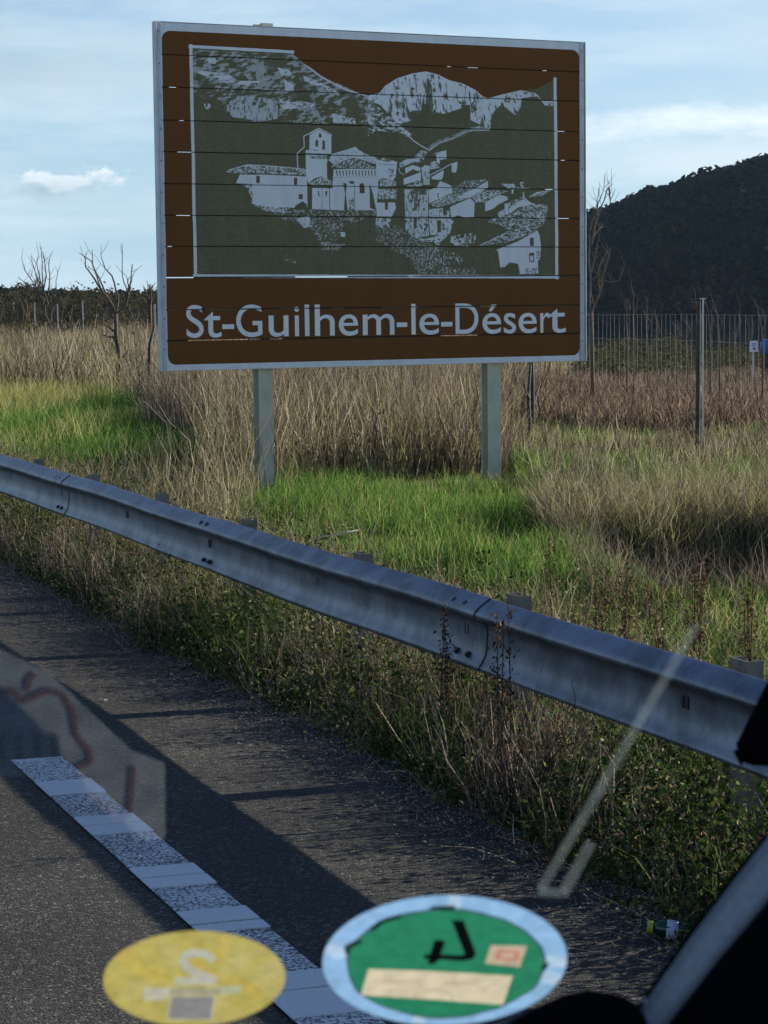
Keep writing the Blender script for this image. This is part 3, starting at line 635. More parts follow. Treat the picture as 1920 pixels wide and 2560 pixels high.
for u, wd in ((0.2355, 0.150), (0.7765, 0.155)):
    for d in (-0.075, -0.205):      # flanges
        MB().prism([SP(u - wd / SW / 2, 0, d), SP(u + wd / SW / 2, 0, d), SP(u + wd / SW / 2, 0, d - 0.01), SP(u - wd / SW / 2, 0, d - 0.01)], (0, 0, SH + (0.03 if u < 0.5 else -0.05) + SZ + 0.4)).build('post', M_post, sign).location.z += -SZ - 0.4
    MB().prism([SP(u - 0.001, 0, -0.085), SP(u + 0.001, 0, -0.085), SP(u + 0.001, 0, -0.205), SP(u - 0.001, 0, -0.205)], (0, 0, SH - 0.05 + SZ + 0.4)).build('post_web', M_post, sign).location.z += -SZ - 0.4
    for k in range(5):
        v = 0.08 + k * 0.21
        MB().prism([SP(u - 0.025, v, -0.028), SP(u + 0.025, v, -0.028), SP(u + 0.025, v, -0.075), SP(u - 0.025, v, -0.075)], (0, 0, 0.04)).build('clamp', M_alu, sign)
MB().prism([SP(0.238, 1.0, -0.06), SP(0.262, 1.0, -0.06), SP(0.262, 1.0, -0.12), SP(0.238, 1.0, -0.12)], (0, 0, 0.045)).build('top_clamp', M_post, sign)

# ------------------------------------------------------------------ far hills
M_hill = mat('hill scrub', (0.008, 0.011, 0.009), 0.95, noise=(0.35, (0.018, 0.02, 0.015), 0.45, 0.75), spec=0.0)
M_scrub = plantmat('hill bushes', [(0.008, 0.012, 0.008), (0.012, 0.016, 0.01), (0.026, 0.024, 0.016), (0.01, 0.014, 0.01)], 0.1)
sky_px = [(-2600, 700), (-1200, 712), (-400, 726), (0, 731), (60, 734), (200, 741), (400, 744), (700, 742), (900, 725), (1100, 690), (1300, 610), (1440, 535), (1475, 520), (1560, 492), (1620, 468), (1700, 447), (1750, 434),
          (1800, 416), (1860, 396), (1920, 378), (2100, 330), (2500, 260), (3200, 250), (4200, 330)]
def ridge(px): return np.interp(px, [a for a, _ in sky_px], [b for _, b in sky_px]) + np.interp(px, [1000, 1400], [6, 42])
DH = 520.0
def hill_z(px, t):
    """t 0 at the foot, 1 on the ridge, beyond 1 the far side"""
    zr = H + (755 - 0.0108 * (px - 960) - ridge(px)) / F * DH
    return -9 + (zr + 9) * np.where(t < 1, np.sin(np.clip(t, 0, 1) * math.pi / 2) ** 0.85, 1 - 0.35 * (t - 1) ** 2)
def hill_xyz(px, t):
    Y = DH * (0.62 + 0.38 * t); X = (px - 960) / F * Y * 1.0
    z = hill_z(px, t) + (fbm(X / 14, Y / 14, 71, 4) - 0.5) * 5.0 * np.clip(t * 3, 0, 1) * np.clip((hill_z(px, np.ones_like(t)) - 3) / 15, 0, 1)
    return X, Y, z
pp, tt = np.meshgrid(np.linspace(-2600, 4200, 230), np.linspace(0, 1.8, 50), indexing='ij')
X, Y, Z = hill_xyz(pp, tt); nt_ = 50
i, j = np.meshgrid(np.arange(229), np.arange(nt_ - 1), indexing='ij'); b = (i * nt_ + j).ravel()
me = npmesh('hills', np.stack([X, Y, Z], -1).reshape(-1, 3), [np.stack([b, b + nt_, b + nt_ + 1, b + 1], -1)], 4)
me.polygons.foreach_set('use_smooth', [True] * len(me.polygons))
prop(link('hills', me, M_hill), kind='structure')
def puffs(name, P, R, mat_, sub=1, squash=0.8, n_leaf=34, leaf=0.42):
    """bushes as clouds of small leaf faces; one mesh"""
    n = len(P); d = rng.normal(size=(n, n_leaf, 3)); d /= np.linalg.norm(d, axis=-1, keepdims=True)
    rad = rng.uniform(0.55, 1.05, (n, n_leaf, 1)); lob = 1 + 0.25 * np.sin(d[..., :1] * 5 + rng.uniform(0, 6, (n, 1, 1)))
    c = P[:, None] + d * rad * lob * R[:, None, None] * np.array([1, 1, squash])
    a = rng.normal(size=c.shape); a /= np.linalg.norm(a, axis=-1, keepdims=True)
    nrm = d + 0.7 * a; e1 = np.cross(nrm, a); e1 /= np.linalg.norm(e1, axis=-1, keepdims=True); e2 = np.cross(nrm, e1); e2 /= np.linalg.norm(e2, axis=-1, keepdims=True)
    s = (leaf * R)[:, None, None] * rng.uniform(0.6, 1.3, (n, n_leaf, 1))
    V = np.stack([c - e1 * s, c + e2 * s * 0.6, c + e1 * s, c - e2 * s * 0.6], 2).reshape(-1, 3)
    q = np.arange(n * n_leaf)[:, None] * 4 + np.arange(4)
    return npmesh(name, V, [q], 4)
n = 9000
px = rng.uniform(1250, 2300, n); t = np.where(rng.random(n) < 0.4, rng.uniform(0.86, 1.03, n), rng.uniform(0.12, 1.0, n))
X, Y, Z = hill_xyz(px, t)
R = rng.uniform(0.5, 1.4, n) * np.where(rng.random(n) < 0.1, 1.5, 1)
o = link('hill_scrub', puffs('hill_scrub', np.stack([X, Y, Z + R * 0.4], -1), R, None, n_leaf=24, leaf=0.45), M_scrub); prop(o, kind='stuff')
n = 900
px = rng.uniform(-400, 1250, n); t = rng.uniform(0.7, 1.02, n); X, Y, Z = hill_xyz(px, t); R = rng.uniform(0.6, 2.0, n)
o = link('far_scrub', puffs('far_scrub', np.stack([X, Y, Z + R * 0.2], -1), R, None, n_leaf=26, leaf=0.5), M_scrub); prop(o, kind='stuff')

# ------------------------------------------------------------------ grasses
M_green = plantmat('green grass', [(0.02, 0.055, 0.012), (0.075, 0.17, 0.03), (0.16, 0.30, 0.06), (0.03, 0.075, 0.018), (0.22, 0.34, 0.09), (0.04, 0.09, 0.025)], 0.5)
M_yel = plantmat('yellow green grass', [(0.20, 0.25, 0.06), (0.40, 0.36, 0.14), (0.07, 0.11, 0.025), (0.52, 0.45, 0.22), (0.12, 0.17, 0.05)], 0.5)
M_dry = plantmat('dry straw', [(0.30, 0.25, 0.15), (0.06, 0.045, 0.028), (0.62, 0.54, 0.37), (0.10, 0.07, 0.045), (0.46, 0.39, 0.24), (0.18, 0.17, 0.07), (0.05, 0.04, 0.025), (0.75, 0.67, 0.50)], 0.3)
M_brown = plantmat('dead brown stems', [(0.14, 0.098, 0.075), (0.03, 0.022, 0.018), (0.34, 0.26, 0.195), (0.05, 0.038, 0.03), (0.54, 0.44, 0.34), (0.08, 0.06, 0.045)], 0.2)
M_rust = plantmat('rusty bramble', [(0.14, 0.075, 0.058), (0.05, 0.03, 0.024), (0.24, 0.14, 0.10), (0.035, 0.022, 0.018), (0.42, 0.28, 0.21)], 0.25)
M_leaflit = plantmat('pale dead leaves', [(0.30, 0.25, 0.14), (0.10, 0.08, 0.04), (0.46, 0.40, 0.24), (0.16, 0.15, 0.06), (0.24, 0.28, 0.08)], 0.35)
M_weed = plantmat('dark green weeds', [(0.022, 0.045, 0.012), (0.045, 0.085, 0.02), (0.014, 0.028, 0.009), (0.12, 0.16, 0.05), (0.04, 0.045, 0.022)], 0.35)
M_band = plantmat('dry bramble rows', [(0.17, 0.11, 0.08), (0.04, 0.026, 0.02), (0.33, 0.235, 0.17), (0.03, 0.02, 0.016), (0.55, 0.43, 0.32), (0.09, 0.062, 0.045)], 0.25)
M_sage = plantmat('grey green leaves', [(0.07, 0.11, 0.06), (0.11, 0.16, 0.09), (0.05, 0.09, 0.05), (0.13, 0.17, 0.10)], 0.35)

def blades(name, P, h, wd, mat_, lean=0.25, curl=0.3, seg=3, wave=0.0):
    """ribbon blades: P (n,3) feet, h heights, wd widths"""
    n = len(P)
    if n == 0: return None
    az = rng.uniform(0, 2 * math.pi, n); dirv = np.stack([np.cos(az), np.sin(az), 0 * az], -1)
    fa = rng.uniform(0, math.pi, n); side_ = np.stack([np.cos(fa), np.sin(fa), 0 * fa], -1)
    ln = np.abs(rng.normal(0, lean, n)); cu = rng.uniform(0, curl, n)
    rows = []; ph = rng.uniform(0, 6.28, n)
    for k in range(seg + 1):
        t = k / seg
        hor = (ln * t + cu * t * t)[:, None] * h[:, None] * dirv
        if wave: hor = hor + (np.sin(ph + t * 5) * wave * t * (1 - t) * 2)[:, None] * h[:, None] * side_
        zz = h * t * (1 - 0.35 * np.clip(ln * t + cu * t * t, 0, 1.2) * t)
        c = P + hor; c[:, 2] += zz
        wk = (wd * (1 - 0.75 * t) / 2)[:, None]
        rows += [c - side_ * wk, c + side_ * wk]
    V = np.stack(rows, 1).reshape(-1, 3); m = 2 * (seg + 1)
    base = np.arange(n)[:, None] * m
    Fq = np.concatenate([base + np.array([2 * k, 2 * k + 1, 2 * k + 3, 2 * k + 2]) for k in range(seg)])
    return prop(link(name, npmesh(name, V, [Fq], 4), mat_), kind='stuff')
def inpoly(X, Y, poly):
    ins = np.zeros(len(X), bool)
    for i in range(len(poly)):
        xa, ya = poly[i - 1]; xb, yb = poly[i]
        if ya == yb: continue
        ins ^= ((ya > Y) != (yb > Y)) & (X < (xb - xa) * (Y - ya) / (yb - ya) + xa)
    return ins
def zone(pts, z=0.0): return [tuple(G(x, y, z)[:2]) for x, y in pts]
def scatter(n, Y0, Y1, extra=0.8, power=1.0):
    """points on the ground in the wedge in view (and some way beyond its sides)"""
    Y = Y0 + (Y1 - Y0) * rng.random(n) ** power
    X = rng.uniform(-1, 1, n) * (0.178 * Y + extra)
    return X, Y
def P3(X, Y, dz=-0.02): return np.stack([X, Y, ground_z(X, Y) + dz], -1)
def clump(X, Y, sc, seed, thr=0.5): return fbm(X * sc, Y * sc, seed, 3) > thr

Z_mid = zone([(600, 1290), (640, 1230), (760, 1205), (900, 1222), (1000, 1235), (1250, 1240), (1420, 1300), (1580, 1380), (1640, 1540), (1420, 1530), (1220, 1480), (1000, 1430), (700, 1460), (560, 1420)], 0.05)
Z_left = zone([(-500, 1010), (0, 1000), (250, 1005), (400, 1040), (500, 1100), (660, 1210), (620, 1290), (440, 1275), (250, 1220), (0, 1180), (-500, 1160)], 0.1)
Z_bare = zone([(1380, 1310), (1500, 1290), (1530, 1330), (1400, 1345)])
def split(X, Y):
    j1 = (fbm(X * 1.2, Y * 0.8, 290, 3) - 0.5) * 1.6 + rng.normal(0, 0.12, len(X)); j2 = (fbm(X * 1.2, Y * 0.5, 291, 3) - 0.5) * 5 + rng.normal(0, 0.5, len(X))
    mid = inpoly(X + j1 * 0.6, Y + j2 * 0.5, Z_mid); left = inpoly(X + j1 * 1.2, Y + j2 * 1.2, Z_left)
    return mid, left, ~(mid | left)
s_, L_ = None, None
# short turf everywhere behind the barrier
X, Y = scatter(230000, 11, 44, 1.0, 0.75); s_, L_ = SLof(X, Y); k = (L_ > 4.0); X, Y = X[k], Y[k]; k = (ground_z(X, Y) > -0.2) | (rng.random(len(X)) < 0.2); X, Y = X[k], Y[k]; mid, left, rest = split(X, Y)
d = fbm(X * 0.8, Y * 0.8, 301, 3)
k = mid | left | (rng.random(len(X)) < 0.55)
X, Y, mid, d = X[k], Y[k], mid[k], d[k]
q = rng.random(len(X)) < np.where(mid, 0.12, 0.55)
blades('grass', P3(X[~q], Y[~q]), rng.uniform(0.04, 0.12, (~q).sum()) * (0.7 + d[~q]), rng.uniform(0.004, 0.008, (~q).sum()), M_green, 0.4, 0.5, 2)
blades('grass', P3(X[q], Y[q]), rng.uniform(0.04, 0.14, q.sum()) * (0.7 + d[q]), rng.uniform(0.004, 0.008, q.sum()), M_yel, 0.5, 0.5, 2)
# lush green patch in the middle
X, Y = scatter(150000, 15, 31, 0.6, 0.9); s_, L_ = SLof(X, Y); mid, left, rest = split(X, Y); d = fbm(X * 1.1, Y * 1.1, 311, 3)
k = mid & (rng.random(len(X)) < sstep(0.25, 0.5, d) + 0.15) & (L_ > 5.9) & (ground_z(X, Y) > -0.15); X, Y, d = X[k], Y[k], d[k]
blades('tall_green_grass', P3(X, Y), rng.uniform(0.10, 0.26, len(X)) * (0.55 + 0.9 * d), rng.uniform(0.005, 0.011, len(X)), M_green, 0.22, 0.5, 3)
X, Y = X[::9] + 0.02, Y[::9]; blades('tall_green_grass', P3(X, Y), rng.uniform(0.15, 0.32, len(X)), rng.uniform(0.004, 0.007, len(X)), M_yel, 0.2, 0.4, 3)
# green and yellow patch on the left
X, Y = scatter(150000, 27, 56, 0.6); mid, left, rest = split(X, Y); d = fbm(X * 0.5, Y * 0.5, 312, 3); k = left & (rng.random(len(X)) < 0.35 + d); X, Y, d = X[k], Y[k], d[k]
q = rng.random(len(X)) < sstep(0.35, 0.65, fbm(X * 0.7, Y * 0.25, 313, 3)) * 0.8
blades('meadow_grass', P3(X[~q], Y[~q]), rng.uniform(0.16, 0.42, (~q).sum()), rng.uniform(0.009, 0.018, (~q).sum()), M_green, 0.2, 0.45, 3)
blades('meadow_grass', P3(X[q], Y[q]), rng.uniform(0.22, 0.6, q.sum()), rng.uniform(0.008, 0.014, q.sum()), M_yel, 0.2, 0.4, 3)
# dry tall grass: near to far
def dry(n, Y0, Y1, dens, hh, ww, m_, seed, sc, thr, extra=1.0, power=0.8, lean=0.24, wave=0.2, cond=None, name='dry_grass', gap=True):
    X, Y = scatter(n, Y0, Y1, extra, power); s_, L_ = SLof(X, Y); mid, left, rest = split(X, Y)
    d = fbm(X * sc, Y * sc, seed, 3)
    k = (rest if gap else np.ones(len(X), bool)) & (L_ > 6.3) & (rng.random(len(X)) < sstep(thr - 0.12, thr + 0.12, d) * dens)
    if cond is not None: k &= cond(X, Y, s_, L_)
    if Y0 < 26: k &= (X > 1.55) | (X < -1.6) | (Y > 23.3 + 0.53 * (X + 2.1) + 0.8 * (fbm(X * 1.5, Y * 0, 78, 2) - 0.3))
    if Y0 < 26: k &= (X / Y < 0.05) | (rng.random(len(X)) < 0.3 + 0.7 * (fbm(X * 1.4, Y * 0.9, seed + 9, 2) > 0.5))
    if Y0 < 26: k &= (X / Y < 0.05) | (Y < 30 + 2.5 * (fbm(X * 0.9, Y * 0.9, 77, 2) - 0.5))
    X, Y, d = X[k], Y[k], d[k]
    d2 = fbm(X * 2.2, Y * 2.2, seed + 50, 2)
    blades(name, P3(X, Y), rng.uniform(*hh, len(X)) * (0.35 + 0.6 * d + 0.7 * d2) * np.where(Y0 < 30, 1 - 0.55 * sstep(0.04, 0.065, X / Y), 1), rng.uniform(*ww, len(X)), m_, lean, 0.2, 3, wave)
band = zone([(1270, 985), (1500, 950), (2400, 940), (2400, 1100), (1500, 1070), (1270, 1030)], 0.1)
right_front = zone([(1480, 1330), (1560, 1250), (2200, 1200), (2300, 1560), (1900, 1500), (1620, 1420)])
rf = lambda X, Y, s, L: ~inpoly(X, Y, right_front)
dry(52000, 21, 38, 0.85, (0.35, 1.05), (0.009, 0.021), M_dry, 321, 0.55, 0.42, cond=lambda X, Y, s, L: (L > 8.6) | (s > 24))
dry(32000, 21, 36, 0.9, (0.3, 0.85), (0.007, 0.014), M_yel, 328, 0.5, 0.46, cond=lambda X, Y, s, L: (L > 8.6) | (s > 24), name='meadow_grass')
dry(125000, 22, 40, 0.95, (0.35, 1.1), (0.008, 0.019), M_brown, 322, 0.45, 0.42, cond=lambda X, Y, s, L: (L > 8.8) | (s > 25), name='dead_stems')
nb = lambda X, Y, s, L: ~inpoly(X, Y, band) & ((X / Y < 0.09) | (Y < 40))
dry(80000, 36, 70, 0.9, (0.4, 1.15), (0.016, 0.034), M_dry, 323, 0.3, 0.40, cond=nb)
dry(50000, 36, 75, 0.9, (0.4, 1.2), (0.014, 0.032), M_brown, 324, 0.25, 0.46, cond=nb, name='dead_stems')
dry(50000, 65, 92, 1.0, (0.35, 0.9), (0.02, 0.04), M_dry, 325, 0.1, 0.38, extra=2)
dry(26000, 68, 95, 1.0, (0.4, 1.0), (0.02, 0.04), M_brown, 326, 0.1, 0.45, extra=2, name='dead_stems')
dry(45000, 24, 60, 0.8, (0.25, 0.6), (0.008, 0.014), M_yel, 327, 0.35, 0.52, cond=nb, name='meadow_grass')
# dense straw on the right, its shade falling forward
dry(22000, 18, 27, 1.0, (0.35, 0.75), (0.004, 0.009), M_dry, 330, 0.6, 0.30, cond=lambda X, Y, s, L: inpoly(X, Y, zone([(1500, 1290), (1640, 1240), (2250, 1160), (2300, 1400), (1900, 1345), (1620, 1335)])), lean=0.22)
dry(20000, 18, 27, 1.0, (0.4, 0.8), (0.004, 0.008), M_yel, 331, 0.6, 0.40, cond=lambda X, Y, s, L: inpoly(X, Y, zone([(1500, 1290), (1640, 1240), (2250, 1160), (2300, 1400), (1900, 1345), (1620, 1335)])), name='meadow_grass')
fr = zone([(1200, 1560), (1300, 1470), (1480, 1400), (1640, 1440), (2200, 1480), (2300, 1900), (1920, 1720), (1500, 1600)])
def near(n, m_, hh, ww, thr, seed, name, lean=0.3, wave=0.3):
    s = 3 + 12 * rng.random(n); L = rng.uniform(4.2, 8.6, n); X = -s * math.sin(TH) + L * math.cos(TH); Y = s * math.cos(TH) + L * math.sin(TH)
    k = inpoly(X, Y, fr) & (fbm(X * 1.5, Y * 1.5, seed, 3) > thr) & ((ground_z(X, Y) > -0.2) | (rng.random(n) < 0.12)); X, Y = X[k], Y[k]
    blades(name, P3(X, Y), rng.uniform(*hh, len(X)), rng.uniform(*ww, len(X)), m_, lean, 0.4, 4, wave)
scg = rng.uniform(1.4, 5.0, 26000); syg = rng.uniform(19.0, 30.0, 26000); kk = (scg / syg > 0.055) & (fbm(scg * 0.9, syg * 0.6, 371, 3) > 0.45)
blades('meadow_grass', P3(scg[kk], syg[kk]), rng.uniform(0.12, 0.42, kk.sum()), rng.uniform(0.007, 0.013, kk.sum()), M_green, 0.25, 0.4, 3)
near(16000, M_yel, (0.08, 0.26), (0.003, 0.007), 0.42, 361, 'meadow_grass'); near(20000, M_green, (0.06, 0.24), (0.004, 0.009), 0.38, 362, 'grass')
near(9000, M_rust, (0.1, 0.32), (0.003, 0.006), 0.50, 363, 'rusty_stems'); near(5000, M_dry, (0.1, 0.36), (0.003, 0.006), 0.50, 364, 'dry_grass'); near(12000, M_weed, (0.05, 0.22), (0.004, 0.008), 0.40, 365, 'verge_grass')
def pit(n, m_, hh, ww, name, lean=0.3, wave=0.2, ya=14.2, yb=19.4, xa=1.3, xb=4.2):
    X = rng.uniform(xa, xb, n); Y = rng.uniform(ya, yb, n); s_, L_ = SLof(X, Y); k = (L_ > 5.2) & ((ground_z(X, Y) > -0.2) | (rng.random(n) < 0.3)); X, Y = X[k], Y[k]
    blades(name, P3(X, Y), rng.uniform(*hh, len(X)), rng.uniform(*ww, len(X)), m_, lean, 0.4, 4, wave)
pit(9000, M_weed, (0.06, 0.22), (0.005, 0.012), 'verge_grass'); pit(5000, M_green, (0.08, 0.28), (0.004, 0.010), 'tall_green_grass'); pit(8000, M_brown, (0.15, 0.5), (0.004, 0.008), 'dead_stems')
pit(9000, M_dry, (0.2, 0.6), (0.005, 0.010), 'dry_grass', ya=17.9, yb=20.5); pit(7000, M_yel, (0.15, 0.45), (0.005, 0.010), 'meadow_grass', ya=17.9, yb=20.5)
# rust brown band in the right middle distance
dry(90000, 27, 50, 1.0, (0.45, 1.15), (0.014, 0.030), M_band, 341, 0.4, 0.25, cond=lambda X, Y, s, L: inpoly(X, Y, band), name='bramble', wave=0.3)
# straw reeds round the left post
reed = zone([(430, 1330), (480, 1200), (560, 1130), (760, 1150), (760, 1230), (640, 1300), (560, 1360)])
X, Y = scatter(5500, 15, 30, 0.4); k = inpoly(X, Y, reed); X, Y = X[k], Y[k]; n = len(X)
blades('dry_reeds', P3(X, Y), rng.uniform(0.4, 1.2, n), rng.uniform(0.007, 0.015, n), M_dry, 0.16, 0.25, 4, 0.25)
X, Y = scatter(12000, 14, 32, 0.4); k = inpoly(X, Y, zone([(100, 1230), (430, 1160), (640, 1250), (620, 1390), (440, 1330), (200, 1240)])); X, Y = X[k], Y[k]; n = len(X)
blades('dry_reeds', P3(X, Y), rng.uniform(0.2, 0.6, n), rng.uniform(0.005, 0.010, n), M_dry, 0.2, 0.3, 4, 0.25)

# ------------------------------------------------------------------ rough growth along the barrier
def strip(n, s0, s1, la, lb, pw=1.0):
    s = s0 + (s1 - s0) * rng.random(n) ** pw; L = rng.uniform(la, lb, n)
    return -s * math.sin(TH) + L * math.cos(TH), s * math.cos(TH) + L * math.sin(TH), s, L
def edge(s): return 3.52 - 0.35 * (fbm(s * 0.8, s * 0 + 1.0, 401, 3) - 0.25) - 0.10 * sstep(11, 7, s)
X, Y, s, L = strip(80000, 4, 30, 3.1, 5.4, 1.3); k = L > edge(s); X, Y, s, L = X[k], Y[k], s[k], L[k]; d = fbm(X * 1.6, Y * 1.6, 402, 3)
hs = 0.35 + 0.75 * sstep(0, 0.45, L - edge(s))
gapm = sstep(0.36, 0.5, fbm(X * 2.0, Y * 2.0, 404, 3))
k = rng.random(len(X)) < 0.30 * gapm
blades('verge_grass', P3(X, Y)[k], (rng.uniform(0.08, 0.34, len(X)) * hs * (0.4 + 1.1 * d))[k], rng.uniform(0.005, 0.012, k.sum()), M_weed, 0.3, 0.6, 3, 0.1)
lit = sstep(8.5, 11, s)
k = rng.random(len(X)) < (0.16 + 0.34 * lit) * gapm
blades('verge_straw', P3(X, Y)[k], (rng.uniform(0.08, 0.50, len(X)) * hs * (0.3 + 1.2 * d))[k], rng.uniform(0.004, 0.010, k.sum()), M_dry, 0.35, 0.5, 4, 0.2)
k = rng.random(len(X)) < 0.10 + 0.1 * lit
blades('verge_stems', P3(X, Y)[k], (rng.uniform(0.15, 0.6, len(X)) * hs * (0.3 + 1.2 * d))[k], rng.uniform(0.003, 0.007, k.sum()), M_brown, 0.3, 0.4, 4, 0.2)
k = rng.random(len(X)) < 0.14 * gapm
blades('verge_grass', P3(X, Y)[k], (rng.uniform(0.06, 0.24, len(X)) * hs)[k], rng.uniform(0.004, 0.009, k.sum()), M_green, 0.35, 0.7, 3, 0.1)
def leaves(name, P, size, m_, asp=0.45):
    n = len(P); a = rng.normal(size=(n, 3)); a /= np.linalg.norm(a, axis=1, keepdims=True); b_ = rng.normal(size=(n, 3)); e = np.cross(a, b_); e /= np.linalg.norm(e, axis=1, keepdims=True)
    f = np.cross(a, e); s = size[:, None]
    V = np.stack([P - a * s, P - a * s * 0.1 + e * s * asp, P + a * s + f * s * 0.25, P - a * s * 0.1 - e * s * asp], 1).reshape(-1, 3)
    return prop(link(name, npmesh(name, V, [np.arange(n)[:, None] * 4 + np.arange(4)], 4), m_), kind='stuff')
# low leafy weeds at the foot, thicker towards the camera
def bush_leaves(n, la, lb, hh_, nl, size, m_, seed, thr, s1=24, rad=0.055, nm='weed_leaves'):
    X, Y, s, L = strip(n, 4, s1, la, lb, 1.25); k = (L > edge(s) + 0.02) & (fbm(X * 1.3, Y * 1.3, seed, 3) > thr); X, Y, s, L = X[k], Y[k], s[k], L[k]
    hgt = rng.uniform(*hh_, len(X)) * (0.35 + 0.65 * sstep(0, 0.5, L - edge(s))) * (0.5 + fbm(X * 2.4, Y * 2.4, seed + 1, 2))
    zz = rng.random((len(X), nl)) ** 0.8 * hgt[:, None]
    off = rng.normal(0, 1, (len(X), nl, 3)) * np.array([rad, rad, 0.0]) * (0.5 + 0.8 * zz[..., None] / hgt[:, None, None]); Pl = P3(X, Y)[:, None] + off; Pl[..., 2] += zz; Pl = Pl.reshape(-1, 3)
    lp = Pl[:, 0] * math.cos(TH) + Pl[:, 1] * math.sin(TH); Pl = Pl[(np.abs(lp - 3.76) > 0.08) | (Pl[:, 2] < 0.36)]
    leaves(nm, Pl, rng.uniform(*size, len(Pl)), m_)
bush_leaves(3300, 3.1, 4.6, (0.12, 0.64), 46, (0.008, 0.024), M_weed, 410, 0.36)
bush_leaves(1500, 3.1, 4.8, (0.14, 0.50), 40, (0.007, 0.017), M_sage, 415, 0.50)
bush_leaves(1500, 3.2, 4.9, (0.14, 0.60), 34, (0.006, 0.015), M_rust, 420, 0.50, nm='withered_leaves')
bush_leaves(3000, 3.4, 5.2, (0.12, 0.55), 34, (0.006, 0.014), M_leaflit, 425, 0.50, nm='dry_leaves')
X, Y, s, L = strip(15000, 4, 28, 3.45, 4.4, 1.2); k = (fbm(s * 1.9, L * 0.6, 430, 2) > 0.50) & (L > edge(s) + 0.05); X, Y = X[k], Y[k]
blades('verge_stems', P3(X, Y), rng.uniform(0.18, 0.55, len(X)), rng.uniform(0.005, 0.011, len(X)), M_brown, 0.16, 0.3, 4, 0.15)
X, Y, s, L = strip(15000, 4, 28, 3.45, 4.6, 1.2); k = (fbm(s * 1.7, L * 0.6, 431, 2) > 0.50) & (L > edge(s) + 0.05); X, Y = X[k], Y[k]
blades('verge_grass', P3(X, Y), rng.uniform(0.15, 0.50, len(X)), rng.uniform(0.006, 0.012, len(X)), M_weed, 0.2, 0.4, 4, 0.1)
X, Y, s, L = strip(26000, 4, 30, 4.2, 5.5, 1.2); k = fbm(s * 1.2, L * 0.8, 432, 2) > 0.42; X, Y = X[k], Y[k]
blades('verge_grass', P3(X, Y), rng.uniform(0.10, 0.34, len(X)), rng.uniform(0.006, 0.012, len(X)), M_weed, 0.25, 0.5, 3, 0.1)
# gravel and dead litter on the shoulder edge
M_peb = plantmat('pale pebbles', [(0.10, 0.095, 0.09), (0.22, 0.21, 0.19), (0.40, 0.38, 0.35), (0.14, 0.13, 0.12)], 0.0)
n = 20000; s = 4 + 18 * rng.random(n) ** 1.2; L = 3.55 - np.abs(rng.normal(0, 0.20, n)); k = L > 2.2; s, L = s[k], L[k]; n = len(s)
X = -s * math.sin(TH) + L * math.cos(TH); Y = s * math.cos(TH) + L * math.sin(TH); Z = road_z(L) + 0.001
r = rng.uniform(0.0015, 0.0055, n) * np.where(rng.random(n) < 0.03, 1.8, 1)
oc = np.array([[1, 0, 0], [0, 1, 0], [-1, 0, 0], [0, -1, 0], [0, 0, 0.8], [0, 0, -0.5]])
V = (np.stack([X, Y, Z + r * 0.4], -1)[:, None] + oc * (r[:, None, None] * rng.uniform(0.6, 1.3, (n, 6, 1)))).reshape(-1, 3)
tf = np.array([[0, 1, 4], [1, 2, 4], [2, 3, 4], [3, 0, 4], [1, 0, 5], [2, 1, 5], [3, 2, 5], [0, 3, 5]])
prop(link('gravel', npmesh('gravel', V, [(np.arange(n)[:, None, None] * 6 + tf).reshape(-1, 3)], 3), M_peb), kind='stuff')
X, Y, s, L = strip(2600, 4, 22, 2.9, 3.9, 1.1); k = L > edge(s) - 0.25 * rng.random(len(s)) ** 2; X, Y, s, L = X[k], Y[k], s[k], L[k]
Pz = np.stack([X, Y, np.maximum(road_z(L), ground_z(X, Y)) + 0.006], -1)
blades('dead_litter', Pz, rng.uniform(0.03, 0.16, len(X)), rng.uniform(0.002, 0.005, len(X)), M_dry, 3.0, 0.6, 3, 0.3)

# ------------------------------------------------------------------ wire fence receding to the left
M_wood = mat('dark weathered wood', (0.045, 0.038, 0.032), 0.9, noise=(12, (0.10, 0.085, 0.07), 0.4, 0.7), bump=(25, 0.5))
M_zinc = mat('pale metal stake', (0.62, 0.62, 0.60), 0.5, 0.2)
M_wire = mat('fence wire', (0.40, 0.40, 0.38), 0.5, 0.4)
fence = empty('wire_fence', (3.6, 26.4, 0)); prop(fence, 'tall wire mesh fence with dark wooden posts behind the dry grass', 'fence')
def fpos(x): 
    Z_ = 26.4 * (1 / (x + 600)) / 0.000426
    return Vector(((x - 960) / F * Z_, Z_, 0))
fx = [2380, 1745, 1335, 1042, 811, 630, 495, 390, 297, 215, 150, 92, 43, 3, -35, -70]
FP = [fpos(x) for x in fx]
for k, p in enumerate(FP):
    gz = float(ground_z(p.x, p.y)); topz = 1.93 + 0.06 * math.sin(k * 2.3) + max(0, p.y - 40) * 0.003
    tl = 0.015 * math.sin(k * 1.9)
    MB().tube([(p.x, p.y, gz - 0.3), (p.x + tl, p.y, gz + 0.9), (p.x + 2 * tl - 0.01, p.y, topz - 0.03)], [0.028, 0.025, 0.022], 7).build('post', M_wood, fence)
    ww_ = 0.018 if p.y < 40 else 0.03
    MB().box((p.x + 0.038 + tl * 2, p.y - 0.02, (gz + topz) / 2), (ww_, 0.008, topz - gz)).box((p.x + 0.038 + tl * 2, p.y, topz), (0.07, 0.03, 0.012)).build('stake', M_zinc, fence)
mb = MB()
